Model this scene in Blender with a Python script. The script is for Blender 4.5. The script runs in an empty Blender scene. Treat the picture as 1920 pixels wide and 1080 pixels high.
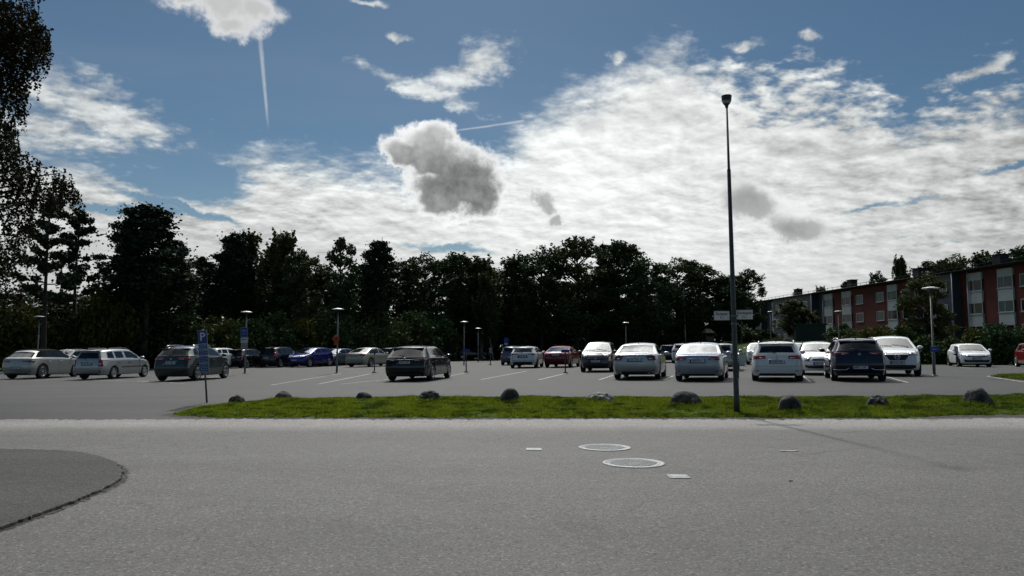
import bpy, bmesh, math, random
import numpy as np
from mathutils import Vector, Matrix
from mathutils.bvhtree import BVHTree

R = math.radians
# ------------------------------------------------------------------ camera
CAM_H = 1.5
FPX = 1400.0                      # focal length in pixels of the 1920 wide photo
PITCH = math.atan(113 / FPX)
scene = bpy.context.scene
COL = scene.collection
cam_data = bpy.data.cameras.new("camera")
cam = bpy.data.objects.new("camera", cam_data)
COL.objects.link(cam)
cam.location = (0, 0, CAM_H)
cam.rotation_euler = (math.pi / 2 + PITCH, 0, 0)
cam_data.sensor_width = 36
cam_data.lens = 36 * FPX / 1920
cam_data.clip_start = 0.05
cam_data.clip_end = 3000
scene.camera = cam

scene.view_settings.view_transform = 'Standard'
scene.view_settings.look = 'None'
scene.view_settings.exposure = 0.0
scene.view_settings.gamma = 1.0
scene.render.film_transparent = False
try:
    scene.cycles.max_bounces = 5
    scene.cycles.diffuse_bounces = 2
    scene.cycles.glossy_bounces = 3
    scene.cycles.transparent_max_bounces = 6
    scene.cycles.use_denoising = True
except Exception:
    pass

SUN_EL, SUN_AZ = 44.0, -4.0       # degrees; azimuth measured from +Y (view direction) to the right


def pix(px, py):
    cx, cy = (px - 960) / FPX, (540 - py) / FPX
    c, s = math.cos(PITCH), math.sin(PITCH)
    return Vector((cx, c - cy * s, s + cy * c))


def angles(px, py):
    d = pix(px, py).normalized()
    return math.degrees(math.atan2(d.x, d.y)), math.degrees(math.asin(d.z))


# ------------------------------------------------------------------ node helper
class E:
    """arithmetic on node sockets"""
    def __init__(self, t, s):
        self.t, self.s = t, s

    def _m(self, op, *a, clamp=False):
        n = self.t.nodes.new('ShaderNodeMath')
        n.operation = op
        n.use_clamp = clamp
        for i, v in enumerate((self,) + a):
            if isinstance(v, E):
                self.t.links.new(v.s, n.inputs[i])
            else:
                n.inputs[i].default_value = v
        return E(self.t, n.outputs[0])

    def __add__(self, o): return self._m('ADD', o)
    def __radd__(self, o): return self._m('ADD', o)
    def __sub__(self, o): return self._m('SUBTRACT', o)
    def __rsub__(self, o): return (self * -1) + o
    def __mul__(self, o): return self._m('MULTIPLY', o)
    def __rmul__(self, o): return self._m('MULTIPLY', o)
    def __truediv__(self, o): return self._m('DIVIDE', o)
    def max(self, o): return self._m('MAXIMUM', o)
    def min(self, o): return self._m('MINIMUM', o)
    def sqrt(self): return self._m('SQRT')
    def abs(self): return self._m('ABSOLUTE')
    def pow(self, o): return self._m('POWER', o)
    def clamp(self): return self._m('ADD', 0.0, clamp=True)

    def ss(self, a, b):
        n = self.t.nodes.new('ShaderNodeMapRange')
        n.interpolation_type = 'SMOOTHSTEP'
        self.t.links.new(self.s, n.inputs['Value'])
        n.inputs['From Min'].default_value = a
        n.inputs['From Max'].default_value = b
        return E(self.t, n.outputs['Result'])


def XYZ(t, x, y, z):
    n = t.nodes.new('ShaderNodeCombineXYZ')
    for i, v in enumerate((x, y, z)):
        if isinstance(v, E):
            t.links.new(v.s, n.inputs[i])
        else:
            n.inputs[i].default_value = v
    return n.outputs[0]


def noise(t, vec, scale=1.0, detail=3.0, rough=0.5, dist=0.0):
    n = t.nodes.new('ShaderNodeTexNoise')
    n.inputs['Scale'].default_value = scale
    n.inputs['Detail'].default_value = detail
    n.inputs['Roughness'].default_value = rough
    n.inputs['Distortion'].default_value = dist
    if vec is not None:
        t.links.new(vec, n.inputs['Vector'])
    return E(t, n.outputs[0])


def mixc(t, fac, a, b):
    n = t.nodes.new('ShaderNodeMix')
    n.data_type = 'RGBA'
    for key, v in (('Factor', fac),):
        if isinstance(v, E):
            t.links.new(v.s, n.inputs[0])
        else:
            n.inputs[0].default_value = v
    for idx, v in ((6, a), (7, b)):
        if isinstance(v, E):
            t.links.new(v.s, n.inputs[idx])
        elif isinstance(v, bpy.types.NodeSocket):
            t.links.new(v, n.inputs[idx])
        else:
            n.inputs[idx].default_value = (*v, 1)
    return n.outputs[2]


def ramp(t, fac, stops, interp='LINEAR'):
    n = t.nodes.new('ShaderNodeValToRGB')
    cr = n.color_ramp
    cr.interpolation = interp
    while len(cr.elements) < len(stops):
        cr.elements.new(0.5)
    for e, (p, v) in zip(cr.elements, stops):
        e.position = p
        e.color = (v, v, v, 1) if not isinstance(v, tuple) else (*v, 1)
    if isinstance(fac, E):
        fac = fac.s
    t.links.new(fac, n.inputs[0])
    return n.outputs[0]


# ------------------------------------------------------------------ world: nishita sky with clouds
def build_world():
    w = bpy.data.worlds.new("World")
    scene.world = w
    w.use_nodes = True
    t = w.node_tree
    t.nodes.clear()
    out = t.nodes.new('ShaderNodeOutputWorld')
    bg = t.nodes.new('ShaderNodeBackground')
    bg.inputs['Strength'].default_value = 0.1
    t.links.new(bg.outputs[0], out.inputs[0])
    sky = t.nodes.new('ShaderNodeTexSky')
    sky.sky_type = 'NISHITA'
    sky.sun_disc = False
    sky.sun_elevation = R(SUN_EL)
    sky.sun_rotation = R(SUN_AZ)
    sky.air_density = 1.0
    sky.dust_density = 0.25
    sky.ozone_density = 1.8
    tc = t.nodes.new('ShaderNodeTexCoord')
    sep = t.nodes.new('ShaderNodeSeparateXYZ')
    t.links.new(tc.outputs['Generated'], sep.inputs[0])
    x, y, z = (E(t, sep.outputs[i]) for i in range(3))
    DEG = 57.29578
    A = x._m('ARCTAN2', y) * DEG
    El = z._m('ARCSINE') * DEG
    vdir = tc.outputs['Generated']

    # isotropic noises for cumulus and edges (per degree)
    iso = XYZ(t, A, El, 0.0)
    nI1 = noise(t, iso, 0.22, 5, 0.6) - 0.5
    nI2 = noise(t, iso, 0.75, 6, 0.62) - 0.5
    # warped angles make the outlines billow
    w1 = noise(t, XYZ(t, A, El, 21.0), 0.30, 5, 0.62) - 0.5
    w2 = noise(t, XYZ(t, A, El, 43.0), 0.30, 5, 0.62) - 0.5
    w3 = noise(t, XYZ(t, A, El, 65.0), 1.3, 5, 0.6) - 0.5
    Aw = A + w1 * 2.6 + w3 * 0.7
    Ew = El + w2 * 2.0 + nI2 * 0.8
    # cloud-deck coordinates: direction projected on a slightly curved plane
    zc = z.max(0.0) + 0.24
    cx, cy = x / zc, y / zc
    rot = 0.22
    u = cx * math.cos(rot) + cy * math.sin(rot)
    v = cy * math.cos(rot) - cx * math.sin(rot)
    nBig = noise(t, XYZ(t, u, v, 3.0), 0.9, 3, 0.5) - 0.5
    nMid = noise(t, XYZ(t, u * 0.95, v, 0.0), 7.0, 5, 0.62, 0.2) - 0.5
    nRip = noise(t, XYZ(t, u * 0.95, v * 1.1, 7.0), 22.0, 3, 0.55, 0.15) - 0.5
    nRip2 = noise(t, XYZ(t, u * 0.95, (v - 0.013) * 1.1, 7.0), 22.0, 3, 0.55, 0.15) - 0.5
    nMid2 = noise(t, XYZ(t, u * 0.95, v - 0.035, 0.0), 7.0, 3, 0.62, 0.2) - 0.5
    embM = nMid - nMid2
    emb = nRip - nRip2

    # upper edge of the altocumulus sheet as elevation over azimuth
    pts = [(-700, 240), (-200, 240), (0, 275), (120, 292), (200, 318), (300, 335), (350, 352), (375, 330), (410, 308), (480, 292), (600, 305),
           (700, 315), (800, 322), (870, 315), (925, 285), (960, 262), (990, 232), (1020, 200), (1060, 170), (1110, 150), (1165, 120),
           (1230, 88), (1330, 84), (1440, 88), (1500, 92), (1560, 108), (1640, 142), (1700, 160), (1800, 140), (1920, 118), (2500, 90)]
    amin, amax = -60.0, 60.0
    stops = []
    for px, py in pts:
        a, e = angles(px, py)
        stops.append(((a - amin) / (amax - amin), e / 40.0))
    edge = E(t, ramp(t, (A - amin) / (amax - amin), stops[:32])) * 40.0

    def blob(px, py, rx, ry, ang=0.0):
        a, e = angles(px, py)
        ra, re = rx / 24.4, ry / 24.4
        c, s = math.cos(R(ang)), math.sin(R(ang))
        dx, dy = Aw - a, Ew - e
        p = (dx * c + dy * s) / ra
        q = (dy * c - dx * s) / re
        return 1.0 - (p * p + q * q).sqrt()

    # ---- altocumulus
    d_edge = edge - El
    low = (20.0 - El).ss(0.0, 18.0)
    f_sheet = d_edge * (0.42 + (-8.0 - A).ss(0.0, 12.0) * 0.25) + nBig * 1.0 + nMid * 2.4 + nRip * 1.8
    # openings in the sheet
    holes = [blob(335, 330, 130, 34, -14), blob(860, 466, 130, 13), blob(1620, 392, 190, 12, 6), blob(1770, 455, 210, 12, 4),
             blob(1200, 488, 130, 16), blob(1700, 440, 60, 8, 4), blob(1400, 470, 110, 12),
             blob(1950, 300, 120, 8, 8), blob(380, 402, 120, 9, -12), blob(240, 395, 90, 10)]
    hmax = holes[0]
    for h in holes[1:]:
        hmax = hmax.max(h)
    f_sheet = f_sheet - (hmax + 0.40).max(0.0) * 2.9
    brk = (A - 10.0).ss(0.0, 10.0) * (El - 11.5).ss(0.0, 5.0)
    f_sheet = f_sheet - brk * (0.75 - nMid * 2.4 - nRip * 2.6 - w1 * 2.0)
    # broken veils apart from the sheet
    veils = blob(180, 205, 190, 62, -12).max(blob(90, 250, 160, 60)).max(blob(800, 172, 150, 20, -18)).max(blob(905, 110, 80, 56, 20)).max(blob(855, 150, 80, 40, 20)) \
        .max(blob(745, 68, 28, 12)).max(blob(1160, 107, 30, 14)).max(blob(1385, 83, 48, 12)).max(blob(1520, 58, 24, 13)) \
        .max(blob(1830, 135, 100, 12, 12)).max(blob(265, 235, 90, 16, -14)).max(blob(690, 8, 40, 8))
    f_veil = veils * 2.0 - 0.2 + nMid * 3.0 + nRip * 2.4 + nI2 * 1.6
    m_sheet = f_sheet.ss(-0.6, 1.35)
    m_veil = f_veil.ss(-0.1, 1.7) * 0.85
    # high broken cloud above the picture
    hi = (nBig * 3.0 + nMid * 1.6 + (El - 30.0) * 0.03).ss(-0.35, 0.7) * El.ss(27.0, 36.0) * y.ss(-0.25, 0.25)
    m1 = m_sheet.max(m_veil).max(hi)
    front = y.ss(-0.35, 0.15)
    m1 = m1 * (front * 0.85 + 0.15)
    # brightness: transmitted sunlight strongest towards the sun
    sd = Vector((math.sin(R(SUN_AZ)) * math.cos(R(SUN_EL)), math.cos(R(SUN_AZ)) * math.cos(R(SUN_EL)), math.sin(R(SUN_EL))))
    cosg = x * sd.x + y * sd.y + z * sd.z
    glow = (cosg.max(0.0)).pow(5.0)
    a1, e1 = angles(1080, 330)
    near = 1.0 - (((A - a1) / 30.0).pow(2.0) + ((El - e1) / 17.0).pow(2.0)).sqrt()
    near = near.max(0.0)
    tex = embM * El.ss(0.0, 11.0) * 1.35 + (nRip * 0.5 + emb * 0.9) * (nBig + 0.62).clamp() * El.ss(0.0, 13.0) + nMid * (0.5 + El.ss(2.0, 12.0) * 0.7) + nBig * 0.6 + nI1 * 0.25 + nI2 * 0.15
    bri = 0.565 + near * 0.31 + glow * 0.12 + tex * (0.62 - near * 0.2)
    aure = cosg.max(0.0).pow(9.0) * El.ss(28.0, 46.0) * 5.5 + cosg.max(0.0).pow(300.0) * 14.0
    bri = bri + aure
    c_sheet = XYZ(t, bri * 0.97, bri * 1.0, bri * 0.985)
    thin = bri * 0.9

    # ---- nearer cumulus lumps: bright rim, grey body
    def cumulus(blobs, k1, k2, off=0.0):
        f = blobs[0]
        for b in blobs[1:]:
            f = f.max(b)
        return f + nI1 * k1 + nI2 * k2 + off

    fA = cumulus([blob(868, 335, 100, 76, -22), blob(815, 298, 92, 56, -14), blob(762, 290, 62, 34, -20), blob(812, 266, 48, 42),
                  blob(822, 365, 70, 54), blob(900, 372, 68, 52)], 0.45, 1.0, 0.04)
    mA = fA.ss(-0.02, 0.26)
    gA = fA.ss(0.10, 0.62) * (1.0 - El.ss(13.0, 16.5) * 0.35)
    briA = 0.98 - gA * 0.76 + nI2 * 0.42 + nI1 * 0.30 + w3 * 0.2 + (24.4 - El * 1.9).ss(0.0, 8.0) * 0.06
    fB = cumulus([blob(1410, 382, 60, 40, -25), blob(1485, 430, 66, 38, -18), blob(1450, 400, 70, 40, -25)], 0.5, 0.8, 0.12)
    mB = fB.ss(-0.05, 0.5)
    briB = 0.93 - fB.ss(0.15, 0.8) * 0.12 + nI2 * 0.35
    fG = cumulus([blob(1402, 380, 54, 38, -28), blob(1488, 432, 68, 32, -14)], 0.5, 1.0, 0.06)
    mG = fG.ss(0.0, 0.55)
    briG = 0.50 - fG.ss(0.2, 0.9) * 0.12 + nI2 * 0.3
    fC = cumulus([blob(420, 8, 110, 44, -4), blob(480, 15, 62, 36), blob(440, 50, 46, 26), blob(345, -8, 50, 26)], 0.5, 1.0, 0.02)
    mC = fC.ss(-0.05, 0.6)
    briC = 0.78 - fC.ss(0.3, 0.9) * 0.22 + nI2 * 0.16
    fD = cumulus([blob(1018, 380, 46, 42, -30), blob(1040, 415, 26, 22)], 1.2, 1.6, -0.1)
    mD = fD.ss(0.0, 0.5) * 0.8
    briD = 0.86 - fD.ss(0.1, 0.7) * 0.52
    # grey patches in the sheet's big bright bulge
    fE = cumulus([blob(1110, 230, 60, 50), blob(1280, 165, 60, 30), blob(1010, 250, 36, 22)], 1.2, 1.8, -0.15)
    mE = fE.ss(0.1, 0.9) * 0.6
    briE = 0.62
    # low heaped clouds just over the trees on the left
    fF = cumulus([blob(560, 500, 60, 60, 30), blob(350, 500, 110, 60, -20), blob(170, 470, 80, 40, -20)], 0.7, 0.9, -0.05)
    mF = fF.ss(0.0, 0.4) * 0.75
    briF = 0.70 - fF.ss(0.15, 0.8) * 0.10 + nI2 * 0.2

    skycol = sky.outputs[0]
    # sky * k
    def scale(sock, k):
        n = t.nodes.new('ShaderNodeVectorMath')
        n.operation = 'SCALE'
        t.links.new(sock, n.inputs[0])
        if isinstance(k, E):
            t.links.new(k.s, n.inputs['Scale'])
        else:
            n.inputs['Scale'].default_value = k
        return n.outputs[0]
    tn = t.nodes.new('ShaderNodeVectorMath'); tn.operation = 'MULTIPLY'
    t.links.new(skycol, tn.inputs[0]); tn.inputs[1].default_value = (0.80, 1.0, 1.06)
    base = scale(tn.outputs[0], SKY_GAIN)
    # veil of thin haze streaks over the blue
    st = noise(t, XYZ(t, u * 0.25, v * 0.9, 11.0), 1.6, 4, 0.6)
    veilf = (st.ss(0.42, 0.8) * 0.08 + (14.0 - El).ss(0.0, 14.0) * 0.16) * front
    base = mixc(t, veilf, base, (6.0, 6.3, 6.6))
    c = base
    c = mixc(t, m1, c, scale(c_sheet, 10.0))
    for m, b in ((mF, briF), (mE, briE), (mD, briD), (mC, briC), (mB, briB), (mG, briG), (mA, briA)):
        if isinstance(b, E):
            col = XYZ(t, b * 9.75, b * 9.85, b * 9.9)
            c = mixc(t, m, c, col)
        else:
            c = mixc(t, m, c, (b * 9.7, b * 9.9, b * 10.0))
    # contrails: thin vertical streak under the upper cumulus, faint one in the middle
    def trail(p0, p1, w0, w1, op, c):
        (a0, e0), (a1, e1) = angles(*p0), angles(*p1)
        L2 = (a1 - a0) ** 2 + (e1 - e0) ** 2
        L = math.sqrt(L2)
        dx, dy = A - a0, El - e0
        s = (dx * (a1 - a0) + dy * (e1 - e0)) * (1 / L2)
        q = ((dx * (e1 - e0) - dy * (a1 - a0)) * (1 / L) + nI2 * 0.10).abs()
        wd = (w0 + s * (w1 - w0)) * (1 / 24.4)
        m = (1.0 - (q / wd.max(0.02))).ss(0.0, 0.9) * s.ss(-0.02, 0.05) * (1.0 - s.ss(0.72, 1.0)) * op
        return mixc(t, m * (0.75 + nI2 * 1.2).clamp(), c, (7.0, 7.2, 7.4))
    c = trail((486, 50), (504, 250), 6.5, 3.0, 0.55, c)
    c = trail((985, 226), (830, 248), 3.5, 2.0, 0.6, c)
    add = t.nodes.new('ShaderNodeVectorMath'); add.operation = 'ADD'
    t.links.new(c, add.inputs[0]); t.links.new(XYZ(t, aure * 4.0, aure * 3.9, aure * 3.7), add.inputs[1])
    t.links.new(add.outputs[0], bg.inputs['Color'])
    w.cycles.sampling_method = 'MANUAL'
    w.cycles.sample_map_resolution = 512
    return w


SKY_GAIN = 0.42
build_world()

sun_d = bpy.data.lights.new("sun", 'SUN')
sun_d.energy = 2.5
sun_d.angle = R(1.8)
sun_d.color = (1.0, 0.955, 0.9)
sun_o = bpy.data.objects.new("sun", sun_d)
COL.objects.link(sun_o)
_az, _el = R(SUN_AZ), R(SUN_EL)
sun_dir = Vector((math.sin(_az) * math.cos(_el), math.cos(_az) * math.cos(_el), math.sin(_el)))
sun_o.rotation_euler = sun_dir.to_track_quat('Z', 'Y').to_euler()
sun_o.location = sun_dir * 200

# ------------------------------------------------------------------ terrain
def sstep(a, b, v):
    t = min(1.0, max(0.0, (v - a) / (b - a)))
    return t * t * (3 - 2 * t)


def T(x, y):
    p = 0.2 + 0.0105 * max(-24.0, min(16.0, x))
    z = sstep(16.1, 22.0, y) * p
    z += sstep(60, 80, y) * sstep(16, 30, x) * 1.9
    z += sstep(125, 330, y) * 2.0
    return z


def at(px, py, dz=0.0):
    """point where the ray through a photo pixel meets the terrain"""
    d = pix(px, py)
    k0, k = 0.0, 1.0
    f = lambda k: CAM_H + d.z * k - T(d.x * k, d.y * k) - dz
    while f(k) > 0 and k < 900:
        k0, k = k, k * 1.02 + 0.02
    for _ in range(40):
        m = (k0 + k) / 2
        if f(m) > 0: k0 = m
        else: k = m
    return Vector((d.x * k, d.y * k, T(d.x * k, d.y * k)))


def onray(px, py, Y):
    d = pix(px, py)
    k = Y / d.y
    return Vector((d.x * k, Y, CAM_H + d.z * k))


# ------------------------------------------------------------------ object helpers
def tag(o, label=None, cat=None, group=None, kind=None):
    if label: o['label'] = label
    if cat: o['category'] = cat
    if group: o['group'] = group
    if kind: o['kind'] = kind
    return o


def mesh_obj(name, verts, faces, mat, parent=None, smooth=False, mats=None, mi=None):
    me = bpy.data.meshes.new(name)
    me.from_pydata([tuple(v) for v in verts], [], faces)
    for m in (mats or [mat]):
        me.materials.append(m)
    if mi is not None:
        me.polygons.foreach_set('material_index', mi)
    if smooth:
        me.polygons.foreach_set('use_smooth', [True] * len(me.polygons))
    me.update()
    o = bpy.data.objects.new(name, me)
    COL.objects.link(o)
    if parent: o.parent = parent
    return o


def bm_obj(name, bm, mat, parent=None, smooth=False):
    me = bpy.data.meshes.new(name)
    bm.to_mesh(me)
    bm.free()
    for m in (mat if isinstance(mat, (list, tuple)) else [mat]):
        me.materials.append(m)
    if smooth:
        me.polygons.foreach_set('use_smooth', [True] * len(me.polygons))
    o = bpy.data.objects.new(name, me)
    COL.objects.link(o)
    if parent: o.parent = parent
    return o


def empty(name, loc, rz=0.0, label=None, cat=None, group=None):
    o = bpy.data.objects.new(name, None)
    o.empty_display_size = 0.3
    COL.objects.link(o)
    o.location = loc
    o.rotation_euler = (0, 0, rz)
    return tag(o, label, cat, group)


def box(bm, c, s, rz=0.0, mi=0, bevel=0.0):
    r = bmesh.ops.create_cube(bm, size=1.0)
    M = Matrix.Translation(c) @ Matrix.Rotation(rz, 4, 'Z') @ Matrix.Diagonal((*s, 1))
    bmesh.ops.transform(bm, matrix=M, verts=r['verts'])
    fs = {f for v in r['verts'] for f in v.link_faces}
    for f in fs: f.material_index = mi
    if bevel:
        es = list({e for v in r['verts'] for e in v.link_edges})
        bmesh.ops.bevel(bm, geom=es, offset=bevel, segments=2, affect='EDGES')
    return r['verts']


def tube(bm, pts, radii, seg=12, cap=True, mi=0):
    """tapered tube through points"""
    rings = []
    n = len(pts)
    for i, p in enumerate(pts):
        p = Vector(p)
        a = Vector(pts[max(0, i - 1)]); b = Vector(pts[min(n - 1, i + 1)])
        d = (b - a).normalized()
        ref = Vector((0, 0, 1)) if abs(d.z) < 0.9 else Vector((1, 0, 0))
        u = d.cross(ref).normalized(); v = d.cross(u)
        rings.append([bm.verts.new(p + (u * math.cos(2 * math.pi * k / seg) + v * math.sin(2 * math.pi * k / seg)) * radii[i]) for k in range(seg)])
    for i in range(n - 1):
        for k in range(seg):
            f = bm.faces.new((rings[i][k], rings[i][(k + 1) % seg], rings[i + 1][(k + 1) % seg], rings[i + 1][k]))
            f.material_index = mi
            f.smooth = True
    if cap:
        for r in (rings[0][::-1], rings[-1]):
            try:
                f = bm.faces.new(r); f.material_index = mi
            except ValueError:
                pass


def lathe(bm, prof, seg=24, axis='Z', mi=0, M=None):
    rings = []
    for r, h in prof:
        ring = []
        for k in range(seg):
            a = 2 * math.pi * k / seg
            if axis == 'Z': p = Vector((r * math.cos(a), r * math.sin(a), h))
            elif axis == 'Y': p = Vector((r * math.cos(a), h, r * math.sin(a)))
            else: p = Vector((h, r * math.cos(a), r * math.sin(a)))
            ring.append(bm.verts.new(M @ p if M else p))
        rings.append(ring)
    for i in range(len(rings) - 1):
        for k in range(seg):
            f = bm.faces.new((rings[i][k], rings[i][(k + 1) % seg], rings[i + 1][(k + 1) % seg], rings[i + 1][k]))
            f.smooth = True; f.material_index = mi


def copy_tree(o, parent=None):
    c = o.copy()
    COL.objects.link(c)
    if parent: c.parent = parent
    for ch in list(o.children):
        copy_tree(ch, c)
    return c


def text_mesh(name, body, size, mat, parent, M, cell=None, align='CENTER', squash=1.0, thick=0.0):
    cu = bpy.data.curves.new(name, 'FONT')
    cu.body = body
    cu.size = size
    cu.align_x = align
    cu.align_y = 'CENTER'
    cu.resolution_u = 2
    cu.extrude = thick
    cu.offset = size * 0.015
    tmp = bpy.data.objects.new(name + '_tmp', cu)
    COL.objects.link(tmp)
    dg = bpy.context.evaluated_depsgraph_get()
    me = bpy.data.meshes.new_from_object(tmp.evaluated_get(dg))
    bpy.data.objects.remove(tmp)
    me.transform(M @ Matrix.Diagonal((squash, 1, 1, 1)))
    me.materials.clear()
    me.materials.append(mat)
    me.name = name
    o = bpy.data.objects.new(name, me)
    COL.objects.link(o)
    if parent: o.parent = parent
    return o


# ------------------------------------------------------------------ materials
def new_mat(name):
    m = bpy.data.materials.new(name)
    m.use_nodes = True
    t = m.node_tree
    return m, t, t.nodes['Principled BSDF']


def objco(t):
    g = t.nodes.new('ShaderNodeNewGeometry')
    return g.outputs['Position']


def locco(t):
    g = t.nodes.new('ShaderNodeTexCoord')
    return g.outputs['Object']


def bump(t, b, h, strength, dist=0.01):
    n = t.nodes.new('ShaderNodeBump')
    n.inputs['Strength'].default_value = strength
    n.inputs['Distance'].default_value = dist
    t.links.new(h.s if isinstance(h, E) else h, n.inputs['Height'])
    t.links.new(n.outputs[0], b.inputs['Normal'])


def simple(name, col, rough=0.5, metal=0.0, var=0.12, scale=6.0, coat=0.0, spec=0.5, bmp=0.0, local=True):
    m, t, b = new_mat(name)
    co = locco(t) if local else objco(t)
    n = noise(t, co, scale, 4, 0.6)
    lo = tuple(c * (1 - var) for c in col); hi = tuple(min(1, c * (1 + var)) for c in col)
    t.links.new(mixc(t, n.ss(0.3, 0.7), lo, hi), b.inputs['Base Color'])
    r = n * 0.15 + (rough - 0.075)
    t.links.new(r.clamp().s, b.inputs['Roughness'])
    b.inputs['Metallic'].default_value = metal
    b.inputs['Coat Weight'].default_value = coat
    b.inputs['Coat Roughness'].default_value = 0.05
    b.inputs['Specular IOR Level'].default_value = spec
    if bmp:
        bump(t, b, noise(t, co, scale * 5, 3), bmp)
    return m


def asphalt(name, base, speck, fine=75.0, tint=(1.02, 0.985, 0.94), streak=0.1, rough=0.75, cracks=False, band=False):
    m, t, b = new_mat(name)
    co = objco(t)
    sp = t.nodes.new('ShaderNodeSeparateXYZ')
    t.links.new(co, sp.inputs[0])
    X, Y = E(t, sp.outputs[0]), E(t, sp.outputs[1])
    n1 = noise(t, co, fine, 2, 0.7)
    n2 = noise(t, co, fine * 0.33, 3, 0.6)
    vor = t.nodes.new('ShaderNodeTexVoronoi')
    vor.inputs['Scale'].default_value = fine * 0.8
    t.links.new(co, vor.inputs['Vector'])
    vs = t.nodes.new('ShaderNodeSeparateColor')
    t.links.new(vor.outputs['Color'], vs.inputs[0])
    vr = E(t, vs.outputs[0])
    big = noise(t, co, 0.35, 4, 0.6) - 0.5
    mid = noise(t, co, 2.5, 4, 0.6) - 0.5
    st = noise(t, XYZ(t, X * 0.08, Y * 0.9, 0.0), 1.0, 4, 0.6) - 0.5
    val = base * (1.0 + big * 0.35 + mid * 0.36 + st * streak * 4)
    grain = (n1 - 0.5) * 2.2 + (n2 - 0.5) * 0.8 + (vr.ss(0.86, 0.97) * 0.9) - vr.ss(0.2, 0.03) * 0.55
    if band:
        # a swept, dusty, lighter strip along the far edge of the carriageway and wheel tracks
        wob = noise(t, XYZ(t, X, 0.0, 0.0), 0.25, 3) - 0.5
        fe = (Y + wob * 0.5)
        val = val * (1.0 + fe.ss(13.4, 14.9) * 1.1 - (1.0 - ((Y - 12.2 + wob) * 0.9).abs()).max(0.0) * 0.06)
        val = val * (1.0 + Y.ss(4.0, 12.0) * 0.10)
    if band:
        vv = t.nodes.new('ShaderNodeTexVoronoi'); vv.feature = 'DISTANCE_TO_EDGE'; vv.inputs['Scale'].default_value = 0.22
        wn = noise(t, co, 1.3, 4) - 0.5
        t.links.new(XYZ(t, X + wn * 1.4, Y + wn * 1.2, 0.0), vv.inputs['Vector'])
        ck = (1.0 - E(t, vv.outputs['Distance']).ss(0.0, 0.006)) * noise(t, co, 0.3, 2).ss(0.5, 0.62)
        val = val * (1.0 - ck * 0.4)
        # polished wheel tracks curving into the side road, and old oily spots
        arc = (((X + 9.0) * (X + 9.0) + (Y + 2.0) * (Y + 2.0)).sqrt() + wn * 0.6)
        for rr_ in (11.2, 12.8):
            val = val * (1.0 - (1.0 - ((arc - rr_) * 2.6).abs()).max(0.0) * 0.07)
        sp_ = noise(t, co, 0.9, 2)
        val = val * (1.0 - sp_.ss(0.66, 0.72) * 0.14 + sp_.ss(0.36, 0.28) * 0.06)
    if cracks:
        wv = noise(t, co, 0.6, 3) 
        cr = (((X * 0.15 + Y) * 0.35 + wv * 1.6)._m('FRACT') - 0.5).abs()
        val = val * (1.0 - (1.0 - cr.ss(0.0, 0.012)) * 0.45)
    val = (val * (1.0 + grain * speck)).max(0.004)
    col = XYZ(t, val * tint[0], val * tint[1], val * tint[2])
    t.links.new(col, b.inputs['Base Color'])
    b.inputs['Roughness'].default_value = rough
    b.inputs['Specular IOR Level'].default_value = 0.28
    bump(t, b, n1 + n2 * 0.7 + vr * 0.3, 0.6, 0.006)
    return m


M = {}
M['road'] = asphalt('road_asphalt', 0.072, 0.9, fine=74, band=True, rough=0.8)
M['lot'] = asphalt('lot_asphalt', 0.028, 0.4, fine=38, tint=(0.99, 0.99, 1.0), streak=0.22, rough=0.8, cracks=True)
M['pave'] = asphalt('old_pavement_asphalt', 0.038, 1.1, streak=0.2, tint=(1.0, 1.0, 0.93), rough=0.9)
M['line'] = simple('worn_white_paint', (0.30, 0.30, 0.29), 0.7, var=0.5, scale=7, local=False)
M['soil'] = asphalt('gravelly_soil', 0.036, 1.5, fine=34, tint=(1.05, 1.0, 0.88), streak=0.3, rough=0.95)
M['turf'] = simple('turf', (0.05, 0.085, 0.015), 0.95, var=0.5, scale=5, local=False, spec=0.03)
M['farturf'] = simple('far_turf', (0.03, 0.05, 0.012), 0.95, var=0.5, scale=1.3, local=False, spec=0.03)


# ------------------------------------------------------------------ ground sheets
def strip(name, xs, y0, y1, rows, dz, mat, fz=None, kind='structure', smooth=True):
    vs, fs = [], []
    nx = len(xs)
    for j in range(rows + 1):
        for x in xs:
            a, b = y0(x), y1(x)
            y = a + (b - a) * j / rows
            vs.append((x, y, T(x, y) + dz + (fz(x, y, j / rows) if fz else 0)))
    for j in range(rows):
        for i in range(nx - 1):
            k = j * nx + i
            fs.append((k, k + 1, k + nx + 1, k + nx))
    o = mesh_obj(name, vs, fs, mat, smooth=smooth)
    if kind: o['kind'] = kind
    return o


def interp(pts):
    xs = [p[0] for p in pts]; ys = [p[1] for p in pts]
    return lambda x: float(np.interp(x, xs, ys))


def lin(a, b, n): return [a + (b - a) * i / n for i in range(n + 1)]


# the ground: one sheet out to the horizon
gx = [-900, -500, -250, -140] + lin(-90, 90, 60) + [140, 250, 500, 900]
gy = [-300, -120, -40, -10, 5, 12, 16] + lin(18, 140, 60) + [170, 220, 300, 420, 600, 1200]
vs, fs = [], []
for yy in gy:
    for xx in gx:
        vs.append((xx, yy, T(xx, yy) - 0.06))
for j in range(len(gy) - 1):
    for i in range(len(gx) - 1):
        k = j * len(gx) + i
        fs.append((k, k + 1, k + len(gx) + 1, k + len(gx)))
tag(mesh_obj('ground', vs, fs, M['farturf'], smooth=True), kind='structure')

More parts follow.
